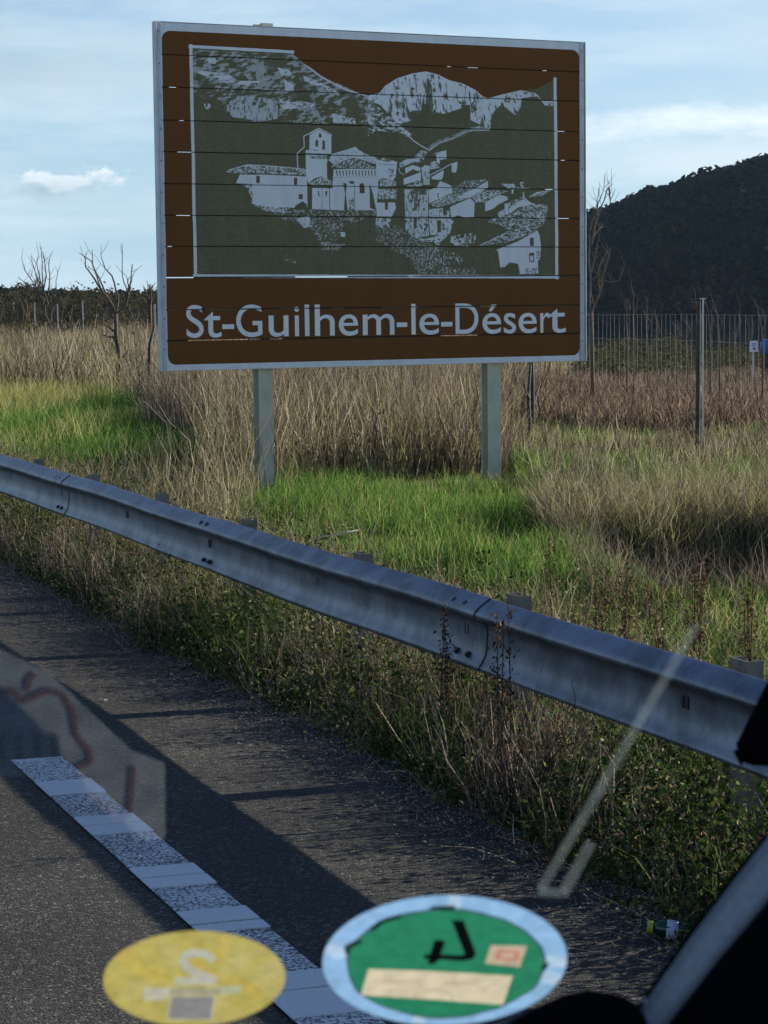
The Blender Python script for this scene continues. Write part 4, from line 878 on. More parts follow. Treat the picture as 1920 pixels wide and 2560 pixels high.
for a, b_ in zip(FP[:-1], FP[1:]):
    if a.y > 45: break
    g0 = float(ground_z(a.x, a.y)); nwi = max(1, int((b_ - a).length / 0.15)); rr = 0.0011
    for q in range(nwi):
        p = a.lerp(b_, q / nwi); z1 = 1.80 + max(0, p.y - 40) * 0.003; jx = 0.01 * math.sin(q * 7.3)
        mb.tube([(p.x, p.y + 0.04, g0 + 0.9), (p.x + jx, p.y + 0.04, z1)], rr, 3, cap=False)
    for z in (0.95, 1.2, 1.5, 1.80):
        mid_ = a.lerp(b_, 0.5); mb.tube([(a.x, a.y + 0.04, z + max(0, a.y - 40) * 0.003), (mid_.x, mid_.y + 0.04, z - 0.015 + max(0, mid_.y - 40) * 0.003), (b_.x, b_.y + 0.04, z + max(0, b_.y - 40) * 0.003)], rr, 3, cap=False)
mb.build('wire_mesh', M_wire, fence)

# ------------------------------------------------------------------ bare trees
M_bark = mat('young bark', (0.055, 0.045, 0.038), 0.9, noise=(18, (0.17, 0.14, 0.11), 0.4, 0.7), spec=0.1)
M_twig = plantmat('bare twigs', [(0.10, 0.08, 0.07), (0.18, 0.145, 0.12), (0.07, 0.055, 0.05)], 0.0)
def tree(name, label, cat, Y, trunk, branches, r, m_=None, twigs=0, group=None, tw=0.003, seed=0):
    """trunk and branches given where they stand, at distance Y"""
    rd = random.Random(seed); m_ = m_ or M_bark
    b0 = AT(*trunk[0], Y); gz = float(ground_z(b0.x, b0.y)); e = empty(name, (b0.x, b0.y, gz)); prop(e, label, cat, group)
    def line(pts, d0, d1):
        out = []
        for k, (x, y) in enumerate(pts):
            f = k / max(1, len(pts) - 1); out.append(AT(x, y, Y + d0 + (d1 - d0) * f))
        return out
    tp = line(trunk, 0, 0.0); tp[0].z = gz - 0.15
    MB().tube(tp, r, 7, r1=r * 0.6).build('trunk', m_, e, smooth=True)
    for k, br in enumerate(branches):
        pts = line(br, 0, rd.uniform(-0.35, 0.35))
        # fine wobble between the given points
        fine_ = [pts[0]]
        for a, b_ in zip(pts[:-1], pts[1:]):
            for q in (0.33, 0.66, 1.0):
                p = a.lerp(b_, q); w_ = (b_ - a).length * 0.03
                fine_.append(p + (Vector((rd.uniform(-w_, w_), rd.uniform(-w_, w_), rd.uniform(-w_, w_))) if q < 1 else Vector()))
        mb = MB().tube(fine_, r * 0.48, 5, r1=tw)
        for _ in range(twigs):
            i_ = rd.randrange(1, len(fine_)); p = fine_[i_]; l = rd.uniform(0.12, 0.4) * (1 if r > 0.03 else 0.7)
            d = Vector((rd.uniform(-0.7, 0.7), rd.uniform(-0.6, 0.6), rd.uniform(0.3, 1))).normalized()
            q = p + d * l * 0.5; mb.tube([p, q, q + (d + Vector((0, 0, 0.4))).normalized() * l * 0.5], tw * 1.1, 3, r1=tw * 0.5, cap=False)
        mb.build('branch', m_, e)
    return e
tree('bare_tree', 'slender forked bare tree in the dry grass beside the sign', 'tree', 46, [(312, 978), (302, 910), (290, 838), (289, 785)],
     [[(289, 785), (283, 765), (255, 728), (228, 652), (198, 632)], [(289, 785), (300, 778), (314, 762), (322, 738), (306, 690), (305, 608)], [(289, 790), (272, 750), (250, 700), (232, 665), (230, 624)],
      [(314, 762), (325, 720), (328, 690), (331, 660)], [(286, 830), (268, 815), (240, 800)], [(288, 845), (270, 842), (255, 836)], [(290, 785), (296, 740), (280, 690), (262, 670), (252, 636)],
      [(300, 900), (318, 880), (332, 872)], [(255, 728), (238, 700), (214, 668), (212, 640)], [(315, 745), (322, 715), (316, 690)]], 0.055, twigs=5, seed=3, tw=0.006)
tree('bare_tree', 'bushy bare young tree at the left edge, many upright shoots', 'tree', 66, [(140, 892), (141, 862), (140, 845)],
     [[(140, 845), (126, 815), (112, 780), (106, 740), (92, 690), (80, 655)], [(140, 845), (150, 820), (156, 780), (163, 748), (180, 720)], [(126, 815), (128, 780), (138, 745), (140, 700), (148, 670)],
      [(112, 780), (110, 735), (106, 690), (104, 640), (103, 618)], [(112, 780), (98, 745), (82, 705), (62, 675), (54, 645)], [(140, 845), (160, 825), (182, 815), (205, 812)], [(106, 740), (116, 690), (112, 655), (108, 632)],
      [(92, 745), (80, 720), (68, 708), (44, 695)], [(112, 775), (100, 735), (90, 690), (78, 640)], [(120, 740), (124, 700), (122, 660), (126, 640)], [(112, 795), (104, 790), (95, 790)], [(120, 760), (100, 700), (92, 660), (96, 632)]], 0.05, twigs=9, seed=5, tw=0.007)
tree('bare_sapling', 'thin grey sapling stem standing right of the forked bare tree', 'tree', 44, [(344, 984), (343, 930), (340, 880)], [[(340, 880), (336, 840), (328, 800), (326, 760)], [(340, 870), (346, 845), (344, 820)], [(336, 840), (326, 822), (322, 800)]], 0.022, twigs=2, seed=8, tw=0.006)
tree('leaning_pole', 'dark pole leaning to the right beside the left edge of the sign', 'pole', 40, [(365, 900), (374, 860), (386, 815)], [], 0.035, M_wood)
tree('dead_cypress_snag', 'thin dark pointed snag rising above the hedge left of the sign', 'tree', 80, [(374, 800), (374, 770), (374, 745)], [[(374, 745), (375, 725), (374, 714)], [(374, 770), (371, 745), (373, 725)], [(374, 770), (378, 750), (376, 728)]], 0.09, M_wood, twigs=8, seed=9, tw=0.02)
tree('bare_tree', 'pale bare tree rising behind the right edge of the sign', 'tree', 42, [(1482, 905), (1480, 840), (1478, 780)],
     [[(1480, 840), (1476, 720), (1472, 640), (1478, 560), (1490, 520), (1496, 470)], [(1478, 700), (1494, 690), (1500, 660), (1512, 640)], [(1478, 610), (1488, 560), (1504, 515), (1520, 470), (1530, 462)], [(1480, 780), (1500, 730), (1510, 700), (1524, 706), (1548, 702), (1562, 662)],
      [(1480, 820), (1484, 760), (1476, 720)], [(1492, 540), (1494, 510), (1510, 470)], [(1500, 705), (1512, 680), (1520, 650), (1526, 628)], [(1478, 680), (1486, 650), (1496, 600)], [(1484, 590), (1500, 570), (1508, 566)], [(1522, 470), (1526, 500), (1524, 515)], [(1500, 730), (1496, 705), (1498, 690)]], 0.04, M_twig, twigs=7, seed=12, tw=0.005)
tree('dead_tree', 'thin dark dead tree beside the right sign post', 'tree', 30, [(1322, 1130), (1324, 1060), (1320, 990), (1326, 915)], [[(1324, 1000), (1312, 970), (1308, 930)], [(1326, 915), (1322, 880), (1328, 860)]], 0.03, M_wood, twigs=3, seed=14)
SHOOT = ['tallest crooked bare shoot, against the dark hill near the sign', 'bare shoot just left of the tallest one by the sign', 'third bare shoot from the sign, against the hill', 'bare shoot rising just left of the white topped stake',
         'bare shoot just right of the white topped stake', 'curving bare shoot second to the right of the white topped stake', 'bare shoot leaning right, halfway between stake and right edge', 'long bare shoot near the right edge above the blue drum',
         'short bare shoot a little left of the white topped stake', 'bare shoot above the tiny white notice board', 'bare shoot right of the third one from the sign', 'low bare shoot midway between the sign and the white topped stake']
for k, (x0, y0, x1, y1, Y) in enumerate([(1583, 790, 1577, 700, 40), (1566, 800, 1561, 755, 41), (1617, 830, 1614, 740, 39), (1742, 830, 1738, 728, 38), (1774, 830, 1762, 750, 38), (1797, 830, 1778, 738, 37), (1838, 850, 1850, 760, 40), (1905, 830, 1888, 755, 36), (1716, 850, 1716, 782, 40), (1872, 860, 1866, 790, 40), (1640, 850, 1636, 770, 41), (1690, 860, 1694, 800, 39)]):
    tree('bare_shoot', SHOOT[k], 'shrub', Y, [(x0, y0 + 160), (x0 + 3, y0 + 60), (x0, y0)],
         [[(x0, y0), ((x0 + x1) / 2 + 4, (y0 + y1) / 2), (x1, y1)], [(x0, y0), (x0 + 10, y0 - 25), (x0 + 14 - (k % 3) * 12, y0 - 55)]], 0.016, M_twig, twigs=4, seed=20 + k, group='bare shoots by the fence', tw=0.004)
tree('pale_stick', 'pale broken stick lying in the bright green grass behind the barrier', 'stick', 16.3, [(766, 1352), (800, 1342), (850, 1335), (896, 1326)], [[(850, 1335), (870, 1322), (886, 1315)]], 0.011, mat('barkless stick', (0.55, 0.5, 0.4), 0.7), seed=30)

# hedge line and bushes behind the fence
M_bush = plantmat('dark hedge leaves', [(0.035, 0.04, 0.02), (0.06, 0.06, 0.03), (0.08, 0.065, 0.04), (0.03, 0.036, 0.022), (0.10, 0.085, 0.055)], 0.3)
M_bushl = plantmat('olive bush leaves', [(0.045, 0.05, 0.028), (0.10, 0.095, 0.055), (0.03, 0.034, 0.02)], 0.3)
def hedge(name, pxa, pxb, Y0, Y1, n, ztop, R0, R1, m_, nl=60, leaf=0.16):
    px = rng.uniform(pxa, pxb, n); Y = rng.uniform(Y0, Y1, n); X = (px - 960) / F * Y
    top = ztop(px) ; z = rng.uniform(0.2, 1, n) * (top - 0.1); R = rng.uniform(R0, R1, n)
    z = np.minimum(z, top - R * 0.6)
    return prop(link(name, puffs(name, np.stack([X, Y, z], -1), R, None, squash=1.0, n_leaf=nl, leaf=leaf), m_), kind='stuff')
hedge('hedge_foliage', -300, 480, 92, 112, 520, lambda px: 2.1 + 0.6 * vnoise(px / 45, px * 0, 501) + 0.35 * vnoise(px / 12, px * 0, 502), 0.25, 0.7, M_bush, 70, 0.13)
hedge('hedge_foliage', -300, 380, 76, 92, 200, lambda px: 1.0 + 0.6 * vnoise(px / 60, px * 0, 503), 0.2, 0.5, M_bush, 60, 0.16)
hedge('scrub_foliage', 1450, 2150, 48, 70, 420, lambda px: 0.55 + 0.45 * vnoise(px / 30, px * 0, 504), 0.15, 0.4, M_bushl, 60, 0.13)
# bare brush above the hedge
n = 500; px = rng.uniform(-200, 380, n); Y = rng.uniform(90, 105, n); X = (px - 960) / F * Y
blades('brush_twigs', np.stack([X, Y, 1.4 + 0 * X], -1), rng.uniform(0.5, 1.4, n) * (0.5 + 0.8 * vnoise(px / 50, px * 0, 505)), rng.uniform(0.02, 0.035, n), M_twig, 0.3, 0.3, 4, 0.2)

# small far things on the right: white board and blue drum
M_white = mat('white painted board', (0.75, 0.75, 0.76), 0.5); M_blue = mat('blue plastic', (0.02, 0.13, 0.40), 0.4)
Y = 44; a = AT(1884, 866, Y); gz = float(ground_z(a.x, a.y))
e = empty('notice_board', (a.x, a.y, gz)); prop(e, 'tiny white notice board with blue print far off at the right edge', 'sign')
MB().box(a, (0.145, 0.02, 0.21)).build('board', M_white, e, bevel=0.004); MB().box((a.x, a.y + 0.025, (a.z + gz) / 2), (0.03, 0.02, a.z - gz)).build('post', M_zinc, e)
for k, (dx, dz, w_, h_) in enumerate([(0.005, 0.05, 0.07, 0.02), (0.0, 0.012, 0.08, 0.016), (0.01, -0.04, 0.05, 0.045)]): MB().box((a.x + dx, a.y - 0.012, a.z + dz), (w_, 0.004, h_)).build('printed_line', M_blue, e)
a = AT(1920, 868, 46); gz = float(ground_z(a.x, a.y))
e = empty('blue_drum', (a.x, a.y, gz)); prop(e, 'bright blue plastic drum cut by the right edge above the scrub', 'drum')
MB().tube([(a.x, a.y, a.z - 0.13), (a.x, a.y, a.z - 0.10), (a.x, a.y, a.z - 0.02), (a.x, a.y, a.z + 0.0), (a.x, a.y, a.z + 0.02), (a.x, a.y, a.z + 0.10), (a.x, a.y, a.z + 0.13)], [0.13, 0.155, 0.155, 0.165, 0.155, 0.155, 0.12], 20).build('drum_body', M_blue, e, smooth=True)
MB().tube([(a.x, a.y, a.z + 0.131), (a.x, a.y, a.z + 0.155)], 0.10, 16).build('lid', M_blue, e)
MB().box((a.x, a.y, (a.z - 0.13 + gz) / 2), (0.22, 0.22, a.z - 0.13 - gz)).build('wooden_stand', M_wood, e)

# ------------------------------------------------------------------ seed-headed docks and woody weeds near the barrier
M_dock = plantmat('dock seeds', [(0.07, 0.035, 0.022), (0.045, 0.024, 0.018), (0.12, 0.065, 0.04), (0.26, 0.19, 0.13), (0.09, 0.05, 0.03)], 0.2)
M_stem = plantmat('dark woody stems', [(0.05, 0.032, 0.026), (0.08, 0.055, 0.042), (0.035, 0.024, 0.02)], 0.0)
def dock(x, y0, y1, s_or_Y, label, heads=3, spread=14, group=None, dens=90, hs_=1.0):
    Y = s_or_Y; a = AT(x, y0, Y); gz = float(ground_z(a.x, a.y)); a.z = gz - 0.02
    e = empty('dock_plant', (a.x, a.y, gz)); prop(e, label, 'weed', group)
    for k in range(heads):
        rx = random.uniform(-spread, spread) if k else 0; ty = y1 + (y0 - y1) * (0 if k == 0 else random.uniform(0.05, 0.35))
        t = AT(x + rx + random.uniform(-4, 4), ty, Y + random.uniform(-0.1, 0.1)); mpt = a.lerp(t, 0.5) + Vector((random.uniform(-0.02, 0.02), 0, 0))
        MB().tube([a, mpt, t], 0.0045, 5, r1=0.0015).build('stem', M_stem, e)
        n = dens; f = rng.uniform(0.45, 1.0, n); P = np.array([list(mpt.lerp(t, max(0, (q - 0.5) * 2))) if q > 0.5 else list(a.lerp(mpt, q * 2)) for q in f])
        wdt = 0.030 * hs_ * np.sin(np.clip((f - 0.4) / 0.62, 0, 1) * math.pi)[:, None] * (0.5 + 0.9 * vnoise(f * 14, f * 0 + k, 600))[:, None]
        P = P + rng.normal(0, 1, (n, 3)) * wdt
        o = leaves('seed_head', P, rng.uniform(0.005, 0.012, n), M_dock, 0.6); o.parent = e; o.matrix_parent_inverse = Matrix.Translation(e.location).inverted()
    return e
grp = 'rusty dock plants behind the barrier'
dock(1375, 1590, 1345, 12.6, 'tall single dark seed spike against the bright green grass', 1, 5, dens=150)
dock(1490, 1640, 1400, 11.2, 'rusty dock plant at the left end of the row behind the barrier', 4, 40, grp)
dock(1570, 1640, 1390, 11.6, 'rusty dock plant above the barrier, second of the row from the left', 4, 36, grp)
dock(1735, 1660, 1370, 11.0, 'tallest rusty dock plant, in front of the dark hollow', 5, 40, grp)
dock(1880, 1640, 1440, 10.6, 'rusty dock plant nearest the right edge behind the barrier', 4, 30, grp)
dock(1650, 1640, 1440, 11.3, 'rusty dock plant between the second one and the tallest one', 3, 46, grp)
def near_Y(x, L):    # distance at which the sight line over column x meets a line L metres right along the road
    d = ray(x, 1600); return L / (d[0] / d[1] * math.cos(TH) + math.sin(TH))
dock(1112, 1800, 1512, near_Y(1112, 3.62), 'brown seed-headed weed in front of the barrier, left of a bolt', 3, 16, dens=110, hs_=0.8)
dock(1268, 1780, 1503, near_Y(1268, 3.60), 'brown seed-headed weed in front of the barrier, reaching its top edge', 3, 26, dens=110, hs_=0.8)
def shrub(x, L, label, hgt, n, seed, spread=0.45):
    rd = random.Random(seed); Y = near_Y(x, L); a = AT(x, 1800, Y); gz = float(ground_z(a.x, a.y)); a.z = gz - 0.02
    e = empty('woody_shrub', (a.x, a.y, gz)); prop(e, label, 'shrub')
    for k in range(n):
        d = Vector((rd.uniform(-1, 1) * spread, rd.uniform(-1, 1) * spread * 0.7, rd.uniform(0.5, 1))).normalized(); l = hgt * rd.uniform(0.6, 1.1)
        pts = [a]; p = a.copy()
        for q in range(5):
            d = (d + Vector((rd.uniform(-0.3, 0.3), rd.uniform(-0.3, 0.3), rd.uniform(-0.12, 0.22)))).normalized(); p = p + d * l / 5; pts.append(p.copy())
        mb = MB().tube(pts, 0.006, 5, r1=0.0015)
        for q in range(9):
            i_ = rd.randrange(1, 6); dd = Vector((rd.uniform(-1, 1), rd.uniform(-1, 1), rd.uniform(-0.1, 0.9))).normalized(); p2 = pts[i_]; l2 = rd.uniform(0.06, 0.18)
            m2 = p2 + dd * l2 * 0.5; mb.tube([p2, m2, m2 + (dd + Vector((rd.uniform(-0.5, 0.5), 0, 0.4))).normalized() * l2 * 0.5], 0.0022, 3, r1=0.001, cap=False)
        mb.build('branch', M_stem, e)
    return e
shrub(1290, 3.55, 'dark leafless woody shrub below the barrier in the middle right', 0.52, 14, 3)
shrub(1440, 3.50, 'dark sprawling woody shrub under the barrier right of the middle', 0.40, 12, 4, 0.9)
shrub(1020, 3.70, 'small dark woody shrub below the barrier near the middle', 0.34, 9, 5)
shrub(470, 3.60, 'dark bare woody weed under the left half of the barrier', 0.42, 8, 6)
shrub(240, 3.55, 'dark bare woody weed below the barrier near its left end', 0.45, 8, 7)

# ------------------------------------------------------------------ litter
M_glass = mat('dark green bottle glass', (0.006, 0.03, 0.022), 0.15, spec=0.6); M_lab = mat('pale bottle label', (0.48, 0.50, 0.60), 0.6, noise=(90, (0.35, 0.25, 0.35), 0.5, 0.75)); M_cap = mat('yellow green cap', (0.35, 0.40, 0.04), 0.45)
p = G(1655, 2330, -0.03); gz = max(float(road_z(SLof(p[0], p[1])[1])), float(ground_z(p[0], p[1]))) + 0.035
e = empty('drink_bottle', (p[0], p[1], gz - 0.03)); prop(e, 'small dark green bottle with yellow cap and pale label lying by the road', 'bottle')
ax = Vector((0.97, -0.12, -0.10)).normalized(); c = Vector((p[0], p[1], gz))
def along(t): return c + ax * t
MB().tube([along(t) for t in (-0.028, -0.022, -0.012, 0.0, 0.062, 0.068, 0.070)], [0.012, 0.017, 0.024, 0.029, 0.029, 0.026, 0.016], 20).build('bottle_body', M_glass, e, smooth=True)
MB().tube([along(0.014), along(0.05)], 0.0297, 20).build('label', M_lab, e, smooth=True)
MB().tube([along(-0.047), along(-0.045), along(-0.029)], [0.018, 0.021, 0.021], 16).build('cap', M_cap, e)
M_plastic = mat('pale crumpled plastic', (0.45, 0.5, 0.55), 0.4)
def crumple(name, label, cat, px, py, size, m_, seed, asp=(1, 1, 0.6)):
    rd = random.Random(seed); p = G(px, py, -0.06); L = SLof(p[0], p[1])[1]; gz = max(float(road_z(L)), float(ground_z(p[0], p[1])))
    bm = bmesh.new(); bmesh.ops.create_icosphere(bm, subdivisions=2, radius=size)
    for v in bm.verts: v.co *= rd.uniform(0.65, 1.2); v.co = Vector((v.co.x * asp[0], v.co.y * asp[1], v.co.z * asp[2])); 
    me = bpy.data.meshes.new(name); bm.to_mesh(me); bm.free(); o = link(name, me, m_); o.location = (p[0], p[1], gz + size * asp[2] * 0.7); prop(o, label, cat); return o
crumple('plastic_scrap', 'small pale crumpled plastic scrap in the shaded weeds', 'litter', 822, 1770, 0.016, M_plastic, 1)
crumple('crumpled_bag', 'crumpled greyish clear bag at the foot of the weeds', 'litter', 1000, 1912, 0.03, mat('clear dirty bag', (0.16, 0.17, 0.18), 0.3), 2, (1.4, 1, 0.5))
crumple('white_pebble', 'white pebble on the shaded shoulder beside the rail shadow', 'stone', 263, 1771, 0.012, mat('white stone', (0.6, 0.58, 0.55), 0.7), 3)
def fallen(px, py, ln, az, label):
    p = G(px, py, -0.06); L = SLof(p[0], p[1])[1]; gz = max(float(road_z(L)), float(ground_z(p[0], p[1]))) + 0.006; d = Vector((math.cos(az), math.sin(az), 0.02)); a = Vector((p[0], p[1], gz))
    o = MB().tube([a, a + d * ln * 0.5 + Vector((0, 0.01, 0.008)), a + d * ln], 0.0035, 5, r1=0.002).build('fallen_stalk', M_fst); prop(o, label, 'stalk')
M_fst = mat('fallen straw', (0.40, 0.33, 0.22), 0.8)
fallen(540, 1735, 0.24, 0.6, 'bent straw stalk lying on the shaded shoulder near the weeds'); fallen(960, 1935, 0.14, -0.4, 'short straw stalk beside the crumpled bag'); fallen(1010, 1930, 0.16, 0.1, 'straw stalk lying just right of the crumpled bag')
fallen(1650, 2352, 0.12, -0.2, 'thin straw lying in front of the bottle')

# ------------------------------------------------------------------ the vehicle one looks out of
GN = np.array([-0.047, 0.744, 0.667]); GN /= np.linalg.norm(GN)
GP = EYE + ray(1112, 2400) * 0.756
def GL(px, py, off=0.0):
    d = ray(px, py); t = ((GP - EYE) @ GN + off) / (d @ GN); return Vector(EYE + d * t)
def plain(name, col, rough=0.6, transl=0.0, clear=0.0):
    if not transl: return mat(name, col, rough)
    m = bpy.data.materials.new(name); m.use_nodes = True; t = m.node_tree; t.nodes.clear()
    d = N(t, 'ShaderNodeBsdfDiffuse'); tr = N(t, 'ShaderNodeBsdfTranslucent'); mx = N(t, 'ShaderNodeMixShader'); o = N(t, 'ShaderNodeOutputMaterial')
    g = N(t, 'ShaderNodeNewGeometry'); n = N(t, 'ShaderNodeTexNoise'); n.inputs['Scale'].default_value = 130; t.links.new(g.outputs['Position'], n.inputs['Vector'])
    c = mixc(t, 1.0, ramp(t, n.outputs[0], [(0.3, (0.75,) * 3), (0.7, (1.2,) * 3)]), col, 'MULTIPLY')
    for x in (d, tr): t.links.new(c, x.inputs['Color'])
    mx.inputs[0].default_value = transl; t.links.new(d.outputs[0], mx.inputs[1]); t.links.new(tr.outputs[0], mx.inputs[2]); t.links.new(mx.outputs[0], o.inputs[0])
    if clear:
        ct = N(t, 'ShaderNodeBsdfTransparent'); m2 = N(t, 'ShaderNodeMixShader'); m2.inputs[0].default_value = clear
        t.links.new(mx.outputs[0], m2.inputs[1]); t.links.new(ct.outputs[0], m2.inputs[2]); t.links.new(m2.outputs[0], o.inputs[0])
    return m
M_black = mat('black cabin plastic', (0.0025, 0.0025, 0.003), 0.9, bump=(300, 0.1), spec=0.03); M_grey = mat('grey pillar trim', (0.19, 0.23, 0.28), 0.65, noise=(500, (0.25, 0.29, 0.34), 0.4, 0.6), spec=0.2)
DZ = H - 0.30
van = empty('vehicle_cabin', (0.1, 0.6, DZ)); prop(van, 'dark front cabin of the vehicle the view looks out of, seen at the bottom right', 'vehicle')
mg = bpy.data.materials.new('clear windscreen glass'); mg.use_nodes = True; t = mg.node_tree; t.nodes.clear()
tr = N(t, 'ShaderNodeBsdfTransparent'); tr.inputs['Color'].default_value = (0.97, 0.985, 0.98, 1); o_ = N(t, 'ShaderNodeOutputMaterial'); t.links.new(tr.outputs[0], o_.inputs[0])
MB().prism([GL(-600, 2640), GL(2600, 2640), GL(2600, -900), GL(-600, -900)], tuple(-GN * 0.003)).build('windscreen', mg, van)
# dashboard under the glass
MB().prism([(-0.6, 0.30, DZ), (0.75, 0.30, DZ), (0.75, 0.835, DZ), (-0.6, 0.835, DZ)], (0, 0, -0.08)).build('dashboard', M_black, van, bevel=0.01)
def slab(name, pts, depth, thick, m_, bev=0.004):
    return MB().prism([AT(x, y, depth) for x, y in pts], (0, thick, 0)).taper([AT(x, y, depth + thick) for x, y in pts]).build(name, m_, van, bevel=bev)
slab('demister_hood', [(1180, 2660), (1240, 2578), (1330, 2522), (1410, 2486), (1470, 2474), (1540, 2484), (1600, 2508), (1660, 2660)], 0.64, 0.03, M_black)
slab('pillar_trim', [(1573, 2560), (1730, 2340), (1830, 2208), (1920, 2094), (2100, 1870), (2100, 2080), (1920, 2262), (1790, 2415), (1677, 2562), (1600, 2680), (1490, 2680)], 0.66, 0.02, M_grey, 0.003)
slab('pillar_cover', [(1590, 2700), (1677, 2562), (1790, 2415), (1920, 2262), (2100, 2080), (2600, 1700), (2600, 2700)], 0.655, 0.03, M_black, 0.003)
slab('door_mirror', [(1848, 1908), (1838, 1888), (1840, 1862), (1862, 1815), (1925, 1690), (1990, 1560), (2050, 1500), (2400, 1480), (2400, 1930), (1960, 1918), (1880, 1914)], 0.95, 0.09, M_black, 0.006)
slab('washer_nozzle', [(1604, 2496), (1616, 2496), (1618, 2508), (1606, 2509)], 0.63, 0.004, M_grey, 0.001)

def sticker(name, label, base_pts, m_):
    c = sum((GL(x, y) for x, y in base_pts), Vector()) / len(base_pts); e = empty(name, c); prop(e, label, 'sticker')
    def layer(nm, pts, k, mm, parent=e):
        return MB().prism([GL(x, y, -0.0034 - 0.00035 * k) for x, y in pts], tuple(-GN * 0.0003)).build(nm, mm, parent)
    layer('backing', base_pts, 0, m_)
    return e, layer
def ell(cx, cy, rx, ry, tilt=0.0, n=72, wob=0.0, seed=0):
    out = []
    for k in range(n):
        a = 2 * math.pi * k / n; q = 1 + wob * (float(fbm(np.array(math.cos(a) * 2 + 5), np.array(math.sin(a) * 2 + 5), seed, 3)) - 0.5)
        x, y = rx * q * math.cos(a), ry * q * math.sin(a); out.append((cx + x * math.cos(tilt) - y * math.sin(tilt), cy + x * math.sin(tilt) + y * math.cos(tilt)))
    return out
c5 = lambda pts: [(780 + 0.40989 * x, 2160 + 0.40989 * y) for x, y in pts]
c6 = lambda pts: [(220 + 0.33755 * x, 2260 + 0.33755 * y) for x, y in pts]
M_ring = plain('milky sticker rim', (0.38, 0.60, 0.88), transl=0.6); M_g = plain('green sticker', (0.045, 0.50, 0.27), transl=0.6); M_ink = mat('black print', (0.006, 0.007, 0.01), 0.6)
M_cream = plain('cream paper', (0.85, 0.78, 0.60), transl=0.45); M_pink = plain('pinkish stamp paper', (0.55, 0.42, 0.32), transl=0.4); M_red = plain('red stamp', (0.5, 0.10, 0.09), transl=0.4); M_faint = plain('faint print', (0.50, 0.42, 0.33), transl=0.4)
E1 = np.cross(GN, [0, 0, 1.0]); E1 = -E1 / np.linalg.norm(E1); E2 = np.cross(GN, E1); E2 = E2 if E2[2] > 0 else -E2
def plane_uv(px, py, c, half):
    d = np.array(GL(px, py)) - c; return ((d @ E1) / half + 1) / 2, ((d @ E2) / half + 1) / 2
def bar_(p, q, w_, cv):
    dx, dy = q[0] - p[0], q[1] - p[1]; l = math.hypot(dx, dy); nx, ny = -dy / l * w_ / 2, dx / l * w_ / 2
    return cv([(p[0] + nx, p[1] + ny), (q[0] + nx, q[1] + ny), (q[0] - nx, q[1] - ny), (p[0] - nx, p[1] - ny)])
def printed_sticker(label, base_pts, layers, transl, clear, half):
    """one thin disc; its print is drawn as polygons in the plane of the disc"""
    n_ = 560; c = sum((np.array(GL(x, y)) for x, y in base_pts), np.zeros(3)) / len(base_pts)
    yy, xx = np.meshgrid((np.arange(n_) + 0.5) / n_, (np.arange(n_) + 0.5) / n_, indexing='ij'); im_ = np.zeros((n_, n_, 3), np.float32)
    for pts, col, al in layers:
        uv = [plane_uv(x, y, c, half) for x, y in pts]; ins = np.zeros((n_, n_), bool)
        for q in range(len(uv)):
            xa, ya = uv[q - 1]; xb, yb = uv[q]
            if abs(ya - yb) < 1e-9: continue
            ins ^= ((ya > yy) != (yb > yy)) & (xx < (xb - xa) * (yy - ya) / (yb - ya) + xa)
        im_[ins] = im_[ins] * (1 - al) + np.array(col, np.float32) * al
    im_ *= (0.56 + 0.34 * fbm(xx * 26, yy * 26, 77, 4))[..., None]
    img_ = bpy.data.images.new('sticker_print', n_, n_, float_buffer=True, is_data=True); b4 = np.ones((n_, n_, 4), np.float32); b4[..., :3] = im_; img_.pixels.foreach_set(b4.ravel()); img_.update()
    m = bpy.data.materials.new('sticker print'); m.use_nodes = True; t = m.node_tree; t.nodes.clear()
    u = N(t, 'ShaderNodeUVMap'); im = N(t, 'ShaderNodeTexImage'); im.image = img_; t.links.new(u.outputs[0], im.inputs[0])
    d = N(t, 'ShaderNodeBsdfDiffuse'); tr = N(t, 'ShaderNodeBsdfTranslucent'); mx = N(t, 'ShaderNodeMixShader'); ct = N(t, 'ShaderNodeBsdfTransparent'); m2 = N(t, 'ShaderNodeMixShader'); o = N(t, 'ShaderNodeOutputMaterial')
    for x in (d, tr): t.links.new(im.outputs[0], x.inputs['Color'])
    mx.inputs[0].default_value = transl; m2.inputs[0].default_value = clear
    t.links.new(d.outputs[0], mx.inputs[1]); t.links.new(tr.outputs[0], mx.inputs[2]); t.links.new(mx.outputs[0], m2.inputs[1]); t.links.new(ct.outputs[0], m2.inputs[2]); t.links.new(m2.outputs[0], o.inputs[0])
    V = [GL(x, y, -0.0036) for x, y in base_pts] ; nv = len(V)
    me = bpy.data.meshes.new('round_sticker'); me.from_pydata(V, [], [tuple(range(nv))]); me.update(); uvl = me.uv_layers.new(name='UVMap')
    for li, l in enumerate(me.loops):
        x, y = base_pts[l.vertex_index]; uvl.data[li].uv = plane_uv(x, y, c, half)
    o = link('round_sticker', me, m); prop(o, label, 'sticker'); return o
BLK = (0.004, 0.005, 0.008); RIM = (0.34, 0.60, 0.95); FT = (0.42, 0.33, 0.26)
ring = ell(1112, 2401, 306, 163, -0.03)
L5 = [(ell(1112, 2401, 330, 180, -0.03), RIM, 1)]
for k in range(9):
    a = k * 0.75 + 0.3; L5.append((ell(1112 + 278 * math.cos(a), 2402 + 148 * math.sin(a), 34, 16, a, 20, 0.5, k), (0.30, 0.52, 0.86) if k % 2 else (0.75, 0.88, 1.0), 0.45))
